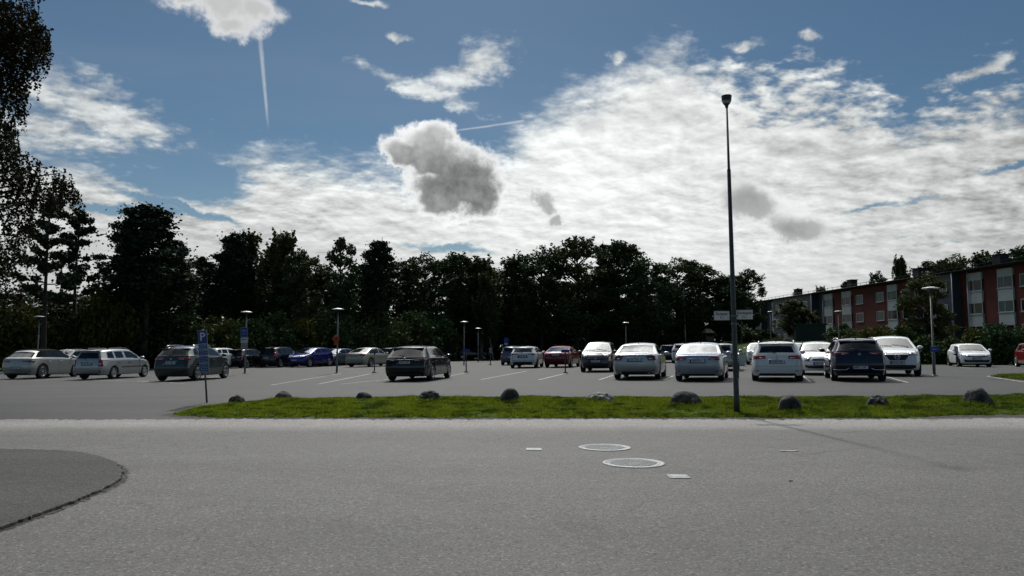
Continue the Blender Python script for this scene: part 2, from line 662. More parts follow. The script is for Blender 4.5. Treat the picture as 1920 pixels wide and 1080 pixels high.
# back edge of the parking lot
back_px = [(-500, 697), (0, 697), (430, 688.5), (560, 686.5), (640, 685), (840, 678), (1000, 674), (1250, 675), (1400, 680), (1500, 684), (1730, 684.5), (1920, 685), (2500, 690)]
back = interp(sorted([(at(*p).x, at(*p).y) for p in back_px]))
strip('parking_lot', lin(-46, 46, 92), lambda x: 15.9, back, 90, 0.0, M['lot'])
rng = random.Random(4)
edge_w = {}
def redge(x):
    jag = 0.10 * (math.sin(x * 23.1) * math.sin(x * 7.7 + 2)) + 0.05 * math.sin(x * 51.0 + 1)
    return 15.86 + jag + 0.05 * math.sin(x * 0.9) + 0.03 * math.sin(x * 3.1 + 1) + 0.02 * math.sin(x * 9.7) + (0.22 * sstep(9.5, 8.3, x) * 0 + 0.25 * sstep(9.0, 10.5, x))
strip('road', lin(-60, -14, 60)[:-1] + lin(-14, 16, 1500)[:-1] + lin(16, 60, 60), lambda x: -12.0, redge, 12, 0.012, M['road'])

# grass verge between road and lot
vf_px = [(326, 777), (345, 780), (420, 783.5), (600, 783), (900, 783.5), (1060, 784), (1300, 783), (1400, 783), (1460, 784), (1560, 784), (1700, 784.5), (1740, 781), (1800, 779), (1920, 777.5), (2200, 776)]
vb_px = [(326, 775), (360, 766), (400, 761), (460, 756), (540, 750), (640, 747.5), (760, 746.5), (900, 746), (1200, 746.5), (1500, 746), (1700, 745), (1920, 741), (2200, 738)]
vfront = interp(sorted([(at(*p).x, at(*p).y) for p in vf_px]))
vback0 = interp(sorted([(at(*p).x, at(*p).y) for p in vb_px]))
vx0 = at(326, 776).x
def vback(x): return max(vback0(x), vfront(x) + 0.02)
def vf(x): return vfront(x) + 0.04 * math.sin(x * 5.3) + 0.03 * math.sin(x * 11.1)
def vz(x, y, s):
    return 0.05 * math.sin(math.pi * min(1, max(0, s))) ** 0.7 * sstep(vx0, vx0 + 1.5, x) + 0.012 * math.sin(x * 3.7 + y * 2) * math.sin(math.pi * s)
strip('verge_soil', lin(vx0 - 0.15, 16.5, 150), lambda x: vf(x) - 0.28, lambda x: vback(x) + 0.05, 14, 0.006, M['soil'])
strip('verge', lin(vx0, 16.5, 170), vf, vback, 14, 0.014, M['turf'], fz=vz)

# raised pavement, lower left
isl = [(-400, 850), (-200, 847), (0, 847.5), (60, 848), (110, 850), (150, 853), (185, 860), (212, 870), (228, 882), (232, 890), (228, 902), (212, 914), (190, 925), (150, 943), (110, 958), (60, 977), (0, 998), (-200, 1075), (-400, 1150)]
ip = [at(*p) for p in isl]
dense = []
for i in range(len(ip) - 1):
    for k in range(8):
        q = ip[i].lerp(ip[i + 1], k / 8)
        dense.append(q)
dense.append(ip[-1])
rng = random.Random(9)
pv = [Vector((q.x + rng.uniform(-1, 1) * 0.014, q.y + rng.uniform(-1, 1) * 0.03, 0)) for q in dense]
cen = Vector((-6.5, 8.2, 0))
vs, fs = [], []
n = len(pv)
for lev, (h, sh) in enumerate(((0.0, 1.0), (0.034, 0.997), (0.042, 0.985), (0.045, 0.6), (0.045, 0.3))):
    for q in pv:
        p = cen + (q - cen) * sh
        vs.append((p.x, p.y, 0.01 + h))
for lev in range(4):
    for i in range(n - 1):
        fs.append((lev * n + i, lev * n + i + 1, (lev + 1) * n + i + 1, (lev + 1) * n + i))
vs.append((cen.x, cen.y, 0.055)); ci = len(vs) - 1
for i in range(n - 1):
    fs.append((4 * n + i, 4 * n + i + 1, ci))
o = mesh_obj('pavement', vs, fs, M['pave'])
o['kind'] = 'structure'
# dirt line along its edge
vs, fs = [], []
for q in pv:
    d = (q - cen).normalized()
    vs += [tuple(q - d * 0.02 + Vector((0, 0, 0.0165))), tuple(q + d * (0.015 + rng.uniform(0, 0.06)) + Vector((0, 0, 0.0165)))]
for i in range(n - 1):
    fs.append((2 * i, 2 * i + 2, 2 * i + 3, 2 * i + 1))
tag(mesh_obj('edge_dirt', vs, fs, M['soil']), kind='structure')


# ------------------------------------------------------------------ painted bay lines
lines_px = [((-60, 714), (172, 710)), ((170, 713), (300, 716.5)), ((258, 714.5), (345, 719.5)),
            ((508, 722.5), (640, 700.5)), ((597, 720.5), (695, 701)), ((640, 720.5), (735, 711)), ((795, 714.5), (875, 699)),
            ((902, 712), (988, 696)), ((1010, 712.5), (1062, 700)), ((1123, 712.5), (1150, 704)), ((1245, 713), (1262, 705)),
            ((1504, 704), (1520, 716.5)), ((1658, 705.5), (1702, 717.5)), ((1797, 688.5), (1822, 691)), ((1850, 705.5), (1925, 717.5)),
            ((345, 713), (460, 701)), ((60, 700), (130, 697.5))]
def vis_line(p0, p1, w, name='bay_line'):
    a, b = at(*p0), at(*p1)
    d = (b - a); d.z = 0
    nrm = Vector((-d.y, d.x, 0)).normalized() * w / 2
    vs, fs = [], []
    m = max(2, int(d.length / 0.6))
    for i in range(m + 1):
        q = a + d * i / m
        for s in (-1, 1):
            r = q + nrm * s
            vs.append((r.x, r.y, T(r.x, r.y) + 0.008))
        if i: k = 2 * i; fs.append((k - 2, k, k + 1, k - 1))
    o = mesh_obj(name, vs, fs, M['line'])
    o['kind'] = 'structure'
for l in lines_px:
    vis_line(l[0], l[1], 0.085)

# ------------------------------------------------------------------ cars
def proj(x, y, z):
    c, s = math.cos(PITCH), math.sin(PITCH)
    dz = z - CAM_H
    Z = y * c + dz * s
    return 960 + FPX * x / Z, 540 - FPX * (-y * s + dz * c) / Z


def fit_car(x0, x1, by, h, L, W):
    """centre on the ground of a car of heading h whose outline spans x0..x1 and whose nearest tyre stands at by"""
    h = R(h)
    fx, fy, rx, ry = math.sin(h), math.cos(h), math.cos(h), -math.sin(h)
    X, Y = 0.0, 35.0
    def ev():
        xs = [proj(X + fx * L * a + rx * W * b, Y + fy * L * a + ry * W * b, T(X, Y) + 0.45)[0] for a in (-.485, .485) for b in (-.48, .48)]
        ys = [proj(X + fx * L * a + rx * W * b, Y + fy * L * a + ry * W * b, T(X + fx * L * a + rx * W * b, Y + fy * L * a + ry * W * b))[1] for a in (-.3, .3) for b in (-.45, .45)]
        return min(xs), max(xs), max(ys)
    for _ in range(120):
        a, b, y = ev()
        Y *= 1 + (y - by) * 0.01
        a, b, y = ev()
        X += ((x0 + x1) / 2 - (a + b) / 2) * Y / FPX
    return X, Y


def paint(name, col, metal=0.35, rough=0.32):
    m, t, b = new_mat('paint_' + name)
    co = locco(t)
    fl = noise(t, co, 900.0, 1)
    dirt = noise(t, co, 3.0, 4, 0.6)
    sp = t.nodes.new('ShaderNodeSeparateXYZ'); t.links.new(co, sp.inputs[0])
    z = E(t, sp.outputs[2])
    d = (dirt.ss(0.45, 0.75) * 0.12 + (0.50 - z).ss(0.0, 0.4) * 0.22).clamp()
    t.links.new(mixc(t, d * 0.6, mixc(t, fl.ss(0.3, 0.7), tuple(c * 0.94 for c in col), tuple(min(1, c * 1.06) for c in col)),
                     tuple(0.5 * c + 0.5 * g for c, g in zip(col, (0.05, 0.048, 0.042)))), b.inputs['Base Color'])
    b.inputs['Metallic'].default_value = metal
    t.links.new((dirt * 0.15 + (rough - 0.05) + d * 0.2).clamp().s, b.inputs['Roughness'])
    b.inputs['Specular IOR Level'].default_value = 0.12
    b.inputs['Coat Weight'].default_value = 1.0
    b.inputs['Coat Roughness'].default_value = 0.02
    return m


def glass_mat(name, col=(0.012, 0.015, 0.016), rough=0.02):
    m, t, b = new_mat(name)
    b.inputs['Base Color'].default_value = (*col, 1)
    n = noise(t, locco(t), 2.0, 3)
    t.links.new((n * 0.06 + rough).s, b.inputs['Roughness'])
    b.inputs['Specular IOR Level'].default_value = 0.8
    b.inputs['Coat Weight'].default_value = 1.0
    b.inputs['Coat Roughness'].default_value = 0.02
    # tinted see-through glazing
    g = t.nodes.new('ShaderNodeBsdfTransparent')
    g.inputs[0].default_value = (0.5, 0.56, 0.54, 1)
    lw = t.nodes.new('ShaderNodeLayerWeight')
    lw.inputs[0].default_value = 0.35
    mx = t.nodes.new('ShaderNodeMixShader')
    f = (E(t, lw.outputs['Fresnel']) * 1.1 + 0.35).clamp()
    t.links.new(f.s, mx.inputs[0])
    t.links.new(g.outputs[0], mx.inputs[1])
    t.links.new(b.outputs[0], mx.inputs[2])
    t.links.new(mx.outputs[0], t.nodes['Material Output'].inputs[0])
    return m


M['glass'] = glass_mat('car_glass')
M['trim'] = simple('black_plastic_trim', (0.012, 0.012, 0.013), 0.55, var=0.3, scale=8)
M['seal'] = simple('dark_gap_seal', (0.004, 0.004, 0.004), 0.8)  # near-black colour of panel gaps and wheel wells
M['tyre'] = simple('tyre_rubber', (0.016, 0.016, 0.016), 0.85, var=0.3, scale=20)
M['alloy'] = simple('alloy_rim', (0.55, 0.55, 0.56), 0.28, metal=0.85, var=0.1)
M['darkalloy'] = simple('dark_alloy_rim', (0.09, 0.09, 0.095), 0.3, metal=0.8)
M['chrome'] = simple('chrome', (0.75, 0.75, 0.76), 0.12, metal=1.0, var=0.04)
M['red_lens'] = simple('red_lamp_lens', (0.30, 0.012, 0.012), 0.12, coat=1.0, var=0.2, scale=30)
M['dark_lens'] = simple('smoked_red_lens', (0.10, 0.006, 0.008), 0.12, coat=1.0, var=0.2, scale=30)
M['clear_lens'] = simple('headlamp_lens', (0.42, 0.44, 0.46), 0.08, metal=0.5, coat=1.0, var=0.5, scale=22)
M['amber'] = simple('amber_lens', (0.5, 0.16, 0.01), 0.2, coat=1.0)
M['plate'] = simple('number_plate_white', (0.62, 0.63, 0.64), 0.45, var=0.05)
M['plate_dark'] = simple('number_plate_frame', (0.01, 0.01, 0.012), 0.5)
M['plate_blue'] = simple('number_plate_blue_band', (0.01, 0.03, 0.25), 0.4)
M['ink'] = simple('black_lettering', (0.012, 0.012, 0.012), 0.5)
M['seat'] = simple('seat_fabric', (0.02, 0.02, 0.022), 0.9, var=0.3, scale=30)
M['cloth_roof'] = simple('black_soft_top_cloth', (0.008, 0.009, 0.011), 0.95, var=0.3, scale=60, spec=0.04)
M['reflector'] = simple('reflector_red', (0.22, 0.01, 0.01), 0.2, coat=1.0)

_wheel_cache = {}


def make_wheel_mesh(r, style, rimmat):
    key = (round(r, 3), style, rimmat)
    if key in _wheel_cache: return _wheel_cache[key]
    w = 0.205
    bm = bmesh.new()
    rr = r * 0.66
    lathe(bm, [(rr, -w / 2), (r * 0.90, -w / 2 - 0.006), (r * 0.965, -w / 2 + 0.012), (r, -w / 2 + 0.035), (r, w / 2 - 0.035),
               (r * 0.965, w / 2 - 0.012), (r * 0.90, w / 2 + 0.006), (rr, w / 2), (rr * 0.97, w / 2 - 0.03), (rr * 0.9, -w / 2)], 32, 'Y')
    me_t = bpy.data.meshes.new('tyre'); bm.to_mesh(me_t); bm.free(); me_t.materials.append(M['tyre'])
    bm = bmesh.new()
    y = w / 2
    # outer lip, spokes, hub; y+ is the outside
    lathe(bm, [(rr * 1.0, y - 0.002), (rr * 1.01, y + 0.004), (rr * 0.93, y + 0.003), (rr * 0.90, y - 0.03), (rr * 0.9, y - 0.12)], 32, 'Y')
    lathe(bm, [(0.001, y - 0.012), (rr * 0.16, y - 0.012), (rr * 0.2, y - 0.03), (rr * 0.2, y - 0.06)], 16, 'Y')
    ns = {'five': 5, 'ten': 10, 'seven': 7, 'split': 10, 'cover': 8, 'steel': 12}[style]
    for k in range(ns):
        a = 2 * math.pi * k / ns + 0.3
        if style == 'split': a = 2 * math.pi * (k // 2) / 5 + (0.2 if k % 2 else -0.2) + 0.3
        wd0, wd1 = {'five': (0.045, 0.075), 'ten': (0.025, 0.022), 'seven': (0.03, 0.05), 'split': (0.022, 0.026), 'cover': (0.05, 0.095), 'steel': (0.03, 0.06)}[style]
        tw = 0.12 if style == 'split' else 0.0
        pts = []
        for rad, wd in ((rr * 0.13, wd0), (rr * 0.95, wd1)):
            aa = a + (tw * (1 if k % 2 else -1) if rad > rr * 0.5 else 0)
            ux, uz = math.cos(aa), math.sin(aa)
            for sgn in (-1, 1):
                for yy in (y - 0.012 + (0.006 if rad > rr * .5 else 0), y - 0.05):
                    pts.append(bm.verts.new((ux * rad - uz * wd / 2 * sgn, yy, uz * rad + ux * wd / 2 * sgn)))
        a0, a1, b0, b1, c0, c1, d0, d1 = pts
        for q in ((a0, b0, d0, c0), (a0, c0, c1, a1), (b0, b1, d1, d0), (a1, c1, d1, b1)):
            bm.faces.new(q)
    # brake disc behind the spokes
    me_r = bpy.data.meshes.new('rim'); bm.to_mesh(me_r); bm.free(); me_r.materials.append(M[rimmat])
    bm = bmesh.new()
    lathe(bm, [(0.001, y - 0.075), (rr * 0.7, y - 0.075), (rr * 0.72, y - 0.09), (rr * 0.9, y - 0.10), (rr * 0.9, y - 0.13)], 24, 'Y')
    me_d = bpy.data.meshes.new('brake_disc'); bm.to_mesh(me_d); bm.free(); me_d.materials.append(M['trim'])
    _wheel_cache[key] = (me_t, me_r, me_d)
    return _wheel_cache[key]


# kinds of car. x runs from the rear bumper (0) to the front bumper (L)
KIND = {
    'hatch': dict(L=4.27, W=1.79, H=1.46, wr=0.32, ro=0.80, fo=0.86, belt=0.93, beltr=0.97, hood=0.88, nose=0.66, deck=None,
                  roof0=0.30, roofpeak=0.45, ws1=0.58, ws0=0.765, tail=((0.30, 0.06), (0.45, 0.0), (0.70, 0.02), (0.95, 0.09), (1.40, 0.42))),
    'wagon': dict(L=4.60, W=1.79, H=1.47, wr=0.32, ro=1.00, fo=0.88, belt=0.93, beltr=0.97, hood=0.90, nose=0.66, deck=None,
                  roof0=0.30, roofpeak=0.5, ws1=0.585, ws0=0.755, tail=((0.30, 0.06), (0.45, 0.0), (0.70, 0.03), (0.97, 0.10), (1.42, 0.38))),
    'suv': dict(L=4.38, W=1.83, H=1.60, wr=0.36, ro=0.83, fo=0.87, belt=1.03, beltr=1.10, hood=1.0, nose=0.78, deck=None,
                roof0=0.28, roofpeak=0.5, ws1=0.59, ws0=0.76, tail=((0.35, 0.08), (0.52, 0.0), (0.80, 0.03), (1.08, 0.10), (1.52, 0.42))),
    'mini_mpv': dict(L=4.08, W=1.74, H=1.62, wr=0.31, ro=0.72, fo=0.82, belt=0.98, beltr=1.0, hood=0.96, nose=0.72, deck=None,
                     roof0=0.2, roofpeak=0.5, ws1=0.62, ws0=0.83, tail=((0.30, 0.05), (0.45, 0.0), (0.70, 0.02), (0.98, 0.05), (1.52, 0.22))),
    'sedan': dict(L=4.63, W=1.85, H=1.47, wr=0.33, ro=1.02, fo=0.90, belt=0.93, beltr=0.97, hood=0.90, nose=0.66, deck=1.02,
                  dk0=0.10, rg0=0.115, rg1=0.29, roofpeak=0.45, ws1=0.56, ws0=0.73, tail=((0.30, 0.08), (0.48, 0.0), (0.75, 0.02), (1.0, 0.07))),
}


def car_body(k, sub=2, soft=False):
    """returns a mesh with material slots: 0 paint, 1 wheel well, 2 side glass, 3 windshield, 4 rear glass, 5 black trim"""
    L, W, H = k['L'], k['W'], k['H']
    zb = k.get('zb', 0.20)
    sed = k['deck'] is not None
    if sed:
        st = [0.0, 0.012, 0.05, k['rg0'] * 0.8, k['rg0'], (k['rg0'] + k['rg1']) / 2 + 0.005, k['rg1'], k['rg1'] + 0.02, 0.39, k['roofpeak'], 0.475, 0.49, k['ws1'] - 0.02, k['ws1'],
              (k['ws1'] + k['ws0']) / 2, k['ws0'] - 0.012, k['ws0'], 0.80, 0.87, 0.93, 0.972, 0.992, 1.0]
    else:
        st = [0.0, 0.010, 0.045, 0.10, 0.17, 0.24, 0.255, 0.33, 0.42, 0.435, 0.50, k['ws1'] - 0.02, k['ws1'],
              (k['ws1'] + k['ws0']) / 2, k['ws0'] - 0.012, k['ws0'], 0.82, 0.88, 0.93, 0.972, 0.992, 1.0]
    st = sorted(set(round(s, 4) for s in st))
    cr = 0.055                                   # roof crown
    # top line at the centre
    if sed:
        tp = [(0, k['deck'] - 0.035), (0.02, k['deck'] - 0.004), (k['rg0'] * 0.8, k['deck'] + 0.006), (k['rg0'], k['deck'] + 0.02), (k['rg1'], H - 0.07), (k['rg1'] + 0.05, H - 0.028), (0.42, H - 0.002), (k['roofpeak'], H),
              (k['ws1'] - 0.02, H - 0.035), (k['ws1'], H - 0.06)]
    else:
        rh = k.get('rearh', H - 0.075)
        tp = [(0, rh - 0.02), (0.05, rh + 0.01), (0.17, H - 0.035), (k['roof0'], H - 0.01), (k['roofpeak'], H), (k['ws1'] - 0.02, H - 0.035), (k['ws1'], H - 0.06)]
    ws_b = k['hood'] + 0.075
    tp += [(k['ws0'], ws_b), (k['ws0'] + 0.02, ws_b - 0.005), (0.88, k['hood'] + 0.01), (0.94, k['hood'] - 0.05), (0.975, k['nose'] + 0.12), (1.0, k['nose'])]
    top = interp(tp)
    belt = interp([(0, k['beltr'] if not sed else k['deck'] - 0.09), (0.1, k['beltr']), (0.5, k['belt'] + 0.01), (k['ws0'], k['belt'] - 0.01), (0.84, k['hood'] - 0.06), (0.95, k['hood'] - 0.13), (1.0, k['nose'] - 0.05)])
    tailz = interp([(zb, k['tail'][0][1] + 0.03)] + list(k['tail']))
    nosez = interp([(zb, 0.10), (0.30, 0.03), (0.42, 0.0), (0.55, 0.01), (k['nose'], 0.05), (k['hood'], 0.12)])

    def half(s, z, bz):
        w = W / 2
        d0, d1 = s * L, (1 - s) * L
        w -= 0.13 * (1 - min(1, d0 / 0.75)) ** 2 + 0.20 * (1 - min(1, d1 / 0.85)) ** 2
        if z < 0.45: w -= 0.05 * ((0.45 - z) / 0.25) ** 1.5
        w -= 0.03 * max(0, (z - 0.62)) / 0.4 if z > 0.62 else 0
        if z > bz: w -= 0.015 + (z - bz) * k.get('tumble', 0.36)
        return w

    def shift(s, z, b):
        d0, d1 = s * L, (1 - s) * L
        wr_, wf = max(0, 1 - d0 / 0.95), max(0, 1 - d1 / 0.8)
        return wr_ * (tailz(z) + 0.085 * b * b) - wf * (nosez(z) + 0.17 * b * b)

    cols_b = [-1, -0.86, -0.72, -0.35, 0, 0.35, 0.72, 0.86, 1]
    # rows of the side: from bottom to roof edge
    def rows(s):
        bz = belt(s)
        te = max(top(s) - cr * (0.75 if s > k['ws0'] or (sed and s < k['rg0']) else 1.0), bz + 0.035)
        lo = [zb, zb + 0.05, 0.36, 0.52, 0.68, bz - 0.06, bz]
        lo = [min(v, bz - 0.012 * (6 - i)) for i, v in enumerate(lo)]
        hi = [bz + (te - bz) * f for f in (0.12, 0.5, 0.86, 1.0)]
        return lo + hi
    NR = 11
    bm = bmesh.new()
    grid = {}
    def P(i, j, b, zz=None):
        """vertex on the hull: station i, side row j (for b=+-1), lateral b"""
        s = st[i]
        z = rows(s)[j] if zz is None else zz
        x = s * L + shift(s, z, b)
        return Vector((x, b * half(s, z, belt(s)), z))
    n = len(st)
    side = {}
    for sg in (-1, 1):
        for i in range(n):
            for j in range(NR):
                side[sg, i, j] = bm.verts.new(P(i, j, sg))
    topv = {}
    botv = {}
    for i in range(n):
        s = st[i]
        te = rows(s)[-1]
        for jb, b in enumerate(cols_b):
            if abs(b) == 1:
                topv[i, jb] = side[int(b), i, NR - 1]
                botv[i, jb] = side[int(b), i, 0]
                continue
            z = te + (max(top(s), te + 0.01) - te) * (1 - abs(b) ** 2.4)
            w = half(s, te, belt(s))
            x = s * L + shift(s, z, b)
            if k['ws1'] < s <= k['ws0'] + 0.03: x += 0.10 * (1 - b * b) * (s - k['ws1']) / (k['ws0'] - k['ws1'])
            if sed and k['rg0'] - 0.03 < s < k['rg1']: x -= 0.09 * (1 - b * b) * (k['rg1'] - s) / (k['rg1'] - k['rg0'])
            topv[i, jb] = bm.verts.new((x, b * w, z))
            botv[i, jb] = bm.verts.new((s * L + shift(s, zb, b), b * half(s, zb, belt(s)), zb))
    nb = len(cols_b)
    def face(vs, mi):
        try:
            f = bm.faces.new(vs); f.material_index = mi; f.smooth = True
            return f
        except ValueError:
            return None
    pill = k.get('pill', [(0.435, 0.42), (0.24, 0.255)] if not sed else [(0.475, 0.49)])
    g0 = k.get('g0', 0.10 if not sed else (k['rg0'] + k['rg1']) / 2)
    for sg in (-1, 1):
        for i in range(n - 1):
            sm = (st[i] + st[i + 1]) / 2
            for j in range(NR - 1):
                mi = 0
                if j in (7, 8) and g0 < sm < (k['ws1'] + k['ws0']) / 2 + 0.02: mi = 2
                if mi == 2 and k['ws1'] + (k['ws0'] - k['ws1']) * 0.52 < sm and j == 8: mi = 0
                for a, b in pill:
                    if min(a, b) - 1e-4 < sm < max(a, b) + 1e-4 and j in (7, 8): mi = 5
                if soft and mi != 2 and j >= 7 and 0.06 < sm < k['ws1'] + 0.02: mi = 6
                if j == 0 or (j == 1 and k.get('clad')): mi = 5
                q = [side[sg, i, j], side[sg, i + 1, j], side[sg, i + 1, j + 1], side[sg, i, j + 1]]
                face(q if sg < 0 else q[::-1], mi)
    for i in range(n - 1):
        sm = (st[i] + st[i + 1]) / 2
        for jb in range(nb - 1):
            mi = 0
            bmid = abs(cols_b[jb] + cols_b[jb + 1]) / 2
            if bmid < 0.9 and k['ws1'] - 1e-4 < sm < k['ws0'] - 0.002: mi = 3
            if sed and bmid < 0.9 and k['rg0'] < sm < k['rg1']: mi = 4
            if soft and sm < k['ws1'] and sm > 0.1: mi = 6
            if k.get('panroof') and 0.2 < sm < k['ws1'] and bmid < 0.8: mi = 5
            q = [topv[i, jb], topv[i + 1, jb], topv[i + 1, jb + 1], topv[i, jb + 1]]
            face(q, mi)
            q = [botv[i, jb], botv[i, jb + 1], botv[i + 1, jb + 1], botv[i + 1, jb]]
            face(q, 5)
    # caps
    for ci, i in ((0, 0), (1, n - 1)):
        s = st[i]
        rz = rows(s)
        cap = {}
        for j in range(NR):
            for jb, b in enumerate(cols_b):
                if abs(b) == 1: cap[j, jb] = side[int(b), i, j]
                elif j == 0: cap[j, jb] = botv[i, jb]
                elif j == NR - 1: cap[j, jb] = topv[i, jb]
                else:
                    z = rz[j] + (0.02 * (1 - b * b) if j > 6 else 0)
                    cap[j, jb] = bm.verts.new((s * L + shift(s, z, b), b * half(s, rz[j], belt(s)), z))
        for j in range(NR - 1):
            for jb in range(nb - 1):
                mi = 0
                bmid = abs(cols_b[jb] + cols_b[jb + 1]) / 2
                if ci == 0 and not sed and j in (6, 7, 8) and bmid < (0.9 if j > 6 else 0.9): mi = 4 if j > 6 else 0
                if ci == 0 and j == 0: mi = 5
                if soft and ci == 0 and j >= 7 and mi != 4: mi = 6
                if ci == 0 and j == 1 and k.get('clad'): mi = 5
                if ci == 1 and j == 0: mi = 5
                q = [cap[j, jb], cap[j, jb + 1], cap[j + 1, jb + 1], cap[j + 1, jb]]
                face(q[::-1] if ci == 0 else q, mi)
    bmesh.ops.recalc_face_normals(bm, faces=bm.faces)
    me = bpy.data.meshes.new('hull')
    bm.to_mesh(me); bm.free()
    tmp = bpy.data.objects.new('hull_tmp', me); COL.objects.link(tmp)
    for _ in range(7): me.materials.append(M['trim'])
    m = tmp.modifiers.new('s', 'SUBSURF'); m.levels = sub; m.render_levels = sub
    # wheel openings
    bm = bmesh.new()
    for wx in (k['ro'], L - k['fo']):
        for sg in (-1, 1):
            ra = k['wr'] + k.get('gap', 0.05)
            prof = [(ra, sg * (W / 2 - 0.27)), (ra, sg * (W / 2 + 0.2))]
            ring = [[bm.verts.new((wx + r * math.cos(2 * math.pi * q / 28), yy, k['wr'] + 0.015 + r * math.sin(2 * math.pi * q / 28))) for q in range(28)] for r, yy in prof]
            for q in range(28):
                f = bm.faces.new((ring[0][q], ring[0][(q + 1) % 28], ring[1][(q + 1) % 28], ring[1][q])); f.material_index = 1
            for r_ in ring:
                f = bm.faces.new(r_); f.material_index = 1
    bmesh.ops.recalc_face_normals(bm, faces=bm.faces)
    cme = bpy.data.meshes.new('cut'); bm.to_mesh(cme); bm.free()
    for _ in range(7): cme.materials.append(M['trim'])
    cut = bpy.data.objects.new('cut_tmp', cme); COL.objects.link(cut)
    md = tmp.modifiers.new('b', 'BOOLEAN'); md.object = cut; md.operation = 'DIFFERENCE'; md.solver = 'EXACT'
    dg = bpy.context.evaluated_depsgraph_get()
    out = bpy.data.meshes.new_from_object(tmp.evaluated_get(dg))
    bpy.data.objects.remove(tmp); bpy.data.objects.remove(cut)
    return out


def split_parts(me, wanted):
    """cut faces of the given material slots out of me; returns {slot: [connected pieces as (verts, faces)]}"""
    res = {}
    bm = bmesh.new(); bm.from_mesh(me)
    for slot in wanted:
        fs = {f for f in bm.faces if f.material_index == slot}
        pieces = []
        seen = set()
        for f in list(fs):
            if f in seen: continue
            stack, comp = [f], []
            seen.add(f)
            while stack:
                g = stack.pop(); comp.append(g)
                for e in g.edges:
                    for h in e.link_faces:
                        if h in fs and h not in seen: seen.add(h); stack.append(h)
            idx = {}; vs = []; ff = []
            for g in comp:
                q = []
                for v in g.verts:
                    if v not in idx: idx[v] = len(vs); vs.append(v.co.copy())
                    q.append(idx[v])
                ff.append(q)
            pieces.append((vs, ff))
        res[slot] = pieces
    dele = [f for f in bm.faces if f.material_index in wanted]
    bmesh.ops.delete(bm, geom=dele, context='FACES')
    bm.to_mesh(me); bm.free()
    return res


def panel(name, bvh, corners, mat, parent, direc, nx=6, nz=3, off=0.012, depth=0.03, origin=3.0):
    """a thin part lying on the body: corners = 4 local points (p00, p10, p11, p01) roughly on the surface"""
    d = Vector(direc).normalized()
    c = [Vector(p) for p in corners]
    bm = bmesh.new()
    V = {}
    for i in range(nx + 1):
        for j in range(nz + 1):
            u, v = i / nx, j / nz
            p = c[0] * (1 - u) * (1 - v) + c[1] * u * (1 - v) + c[2] * u * v + c[3] * (1 - u) * v
            hit = bvh.ray_cast(p - d * origin, d)
            if hit[0] is None:
                hit = bvh.find_nearest(p)
            q, nn = hit[0], hit[1]
            if nn.dot(d) > 0: nn = -nn
            V[i, j] = q + (nn * 0.6 - d * 0.4).normalized() * off
    top = {k_: bm.verts.new(v) for k_, v in V.items()}
    for i in range(nx):
        for j in range(nz):
            f = bm.faces.new((top[i, j], top[i + 1, j], top[i + 1, j + 1], top[i, j + 1])); f.smooth = True
    ring = [(i, 0) for i in range(nx + 1)] + [(nx, j) for j in range(1, nz + 1)] + [(i, nz) for i in range(nx - 1, -1, -1)] + [(0, j) for j in range(nz - 1, 0, -1)]
    low = [bm.verts.new(V[r] + d * depth) for r in ring]
    for a in range(len(ring)):
        b = (a + 1) % len(ring)
        bm.faces.new((top[ring[a]], low[a], low[b], top[ring[b]]))
    bmesh.ops.recalc_face_normals(bm, faces=bm.faces)
    return bm_obj(name, bm, mat, parent)


PLATES = ['DPR 568', 'OKE 217', 'RBU 43C', 'UWD 309', 'TJK 72A', 'GEN 811', 'XLM 546', 'MPH 290', 'WSA 18F', 'YFT 634', 'BZC 405', 'CHJ 927']


def plate(parent, pos, nrm, z, text, w=0.50):
    """number plate: white plate, dark surround, blue band and lettering; nrm = +1 at the front, -1 at the rear"""
    bm = bmesh.new()
    box(bm, (pos + nrm * 0.010, 0, z), (0.016, w + 0.03, 0.135), bevel=0.004)
    fr = bm_obj('license_plate', bm, M['plate_dark'], parent)
    bm = bmesh.new()
    box(bm, (pos + nrm * 0.0205, 0, z), (0.005, w, 0.108))
    bm_obj('plate_face', bm, M['plate'], fr)
    bm = bmesh.new()
    box(bm, (pos + nrm * 0.0225, nrm * w * -0.46, z), (0.004, w * 0.075, 0.108))
    bm_obj('plate_band', bm, M['plate_blue'], fr)
    if text:
        if nrm < 0:
            mm = Matrix(((0, 0, -1, pos - 0.0245), (-1, 0, 0, 0), (0, 1, 0, z), (0, 0, 0, 1)))
        else:
            mm = Matrix(((0, 0, 1, pos + 0.0245), (1, 0, 0, 0), (0, 1, 0, z), (0, 0, 0, 1)))
        text_mesh('plate_text', text, 0.105, M['ink'], fr, mm, squash=0.95)


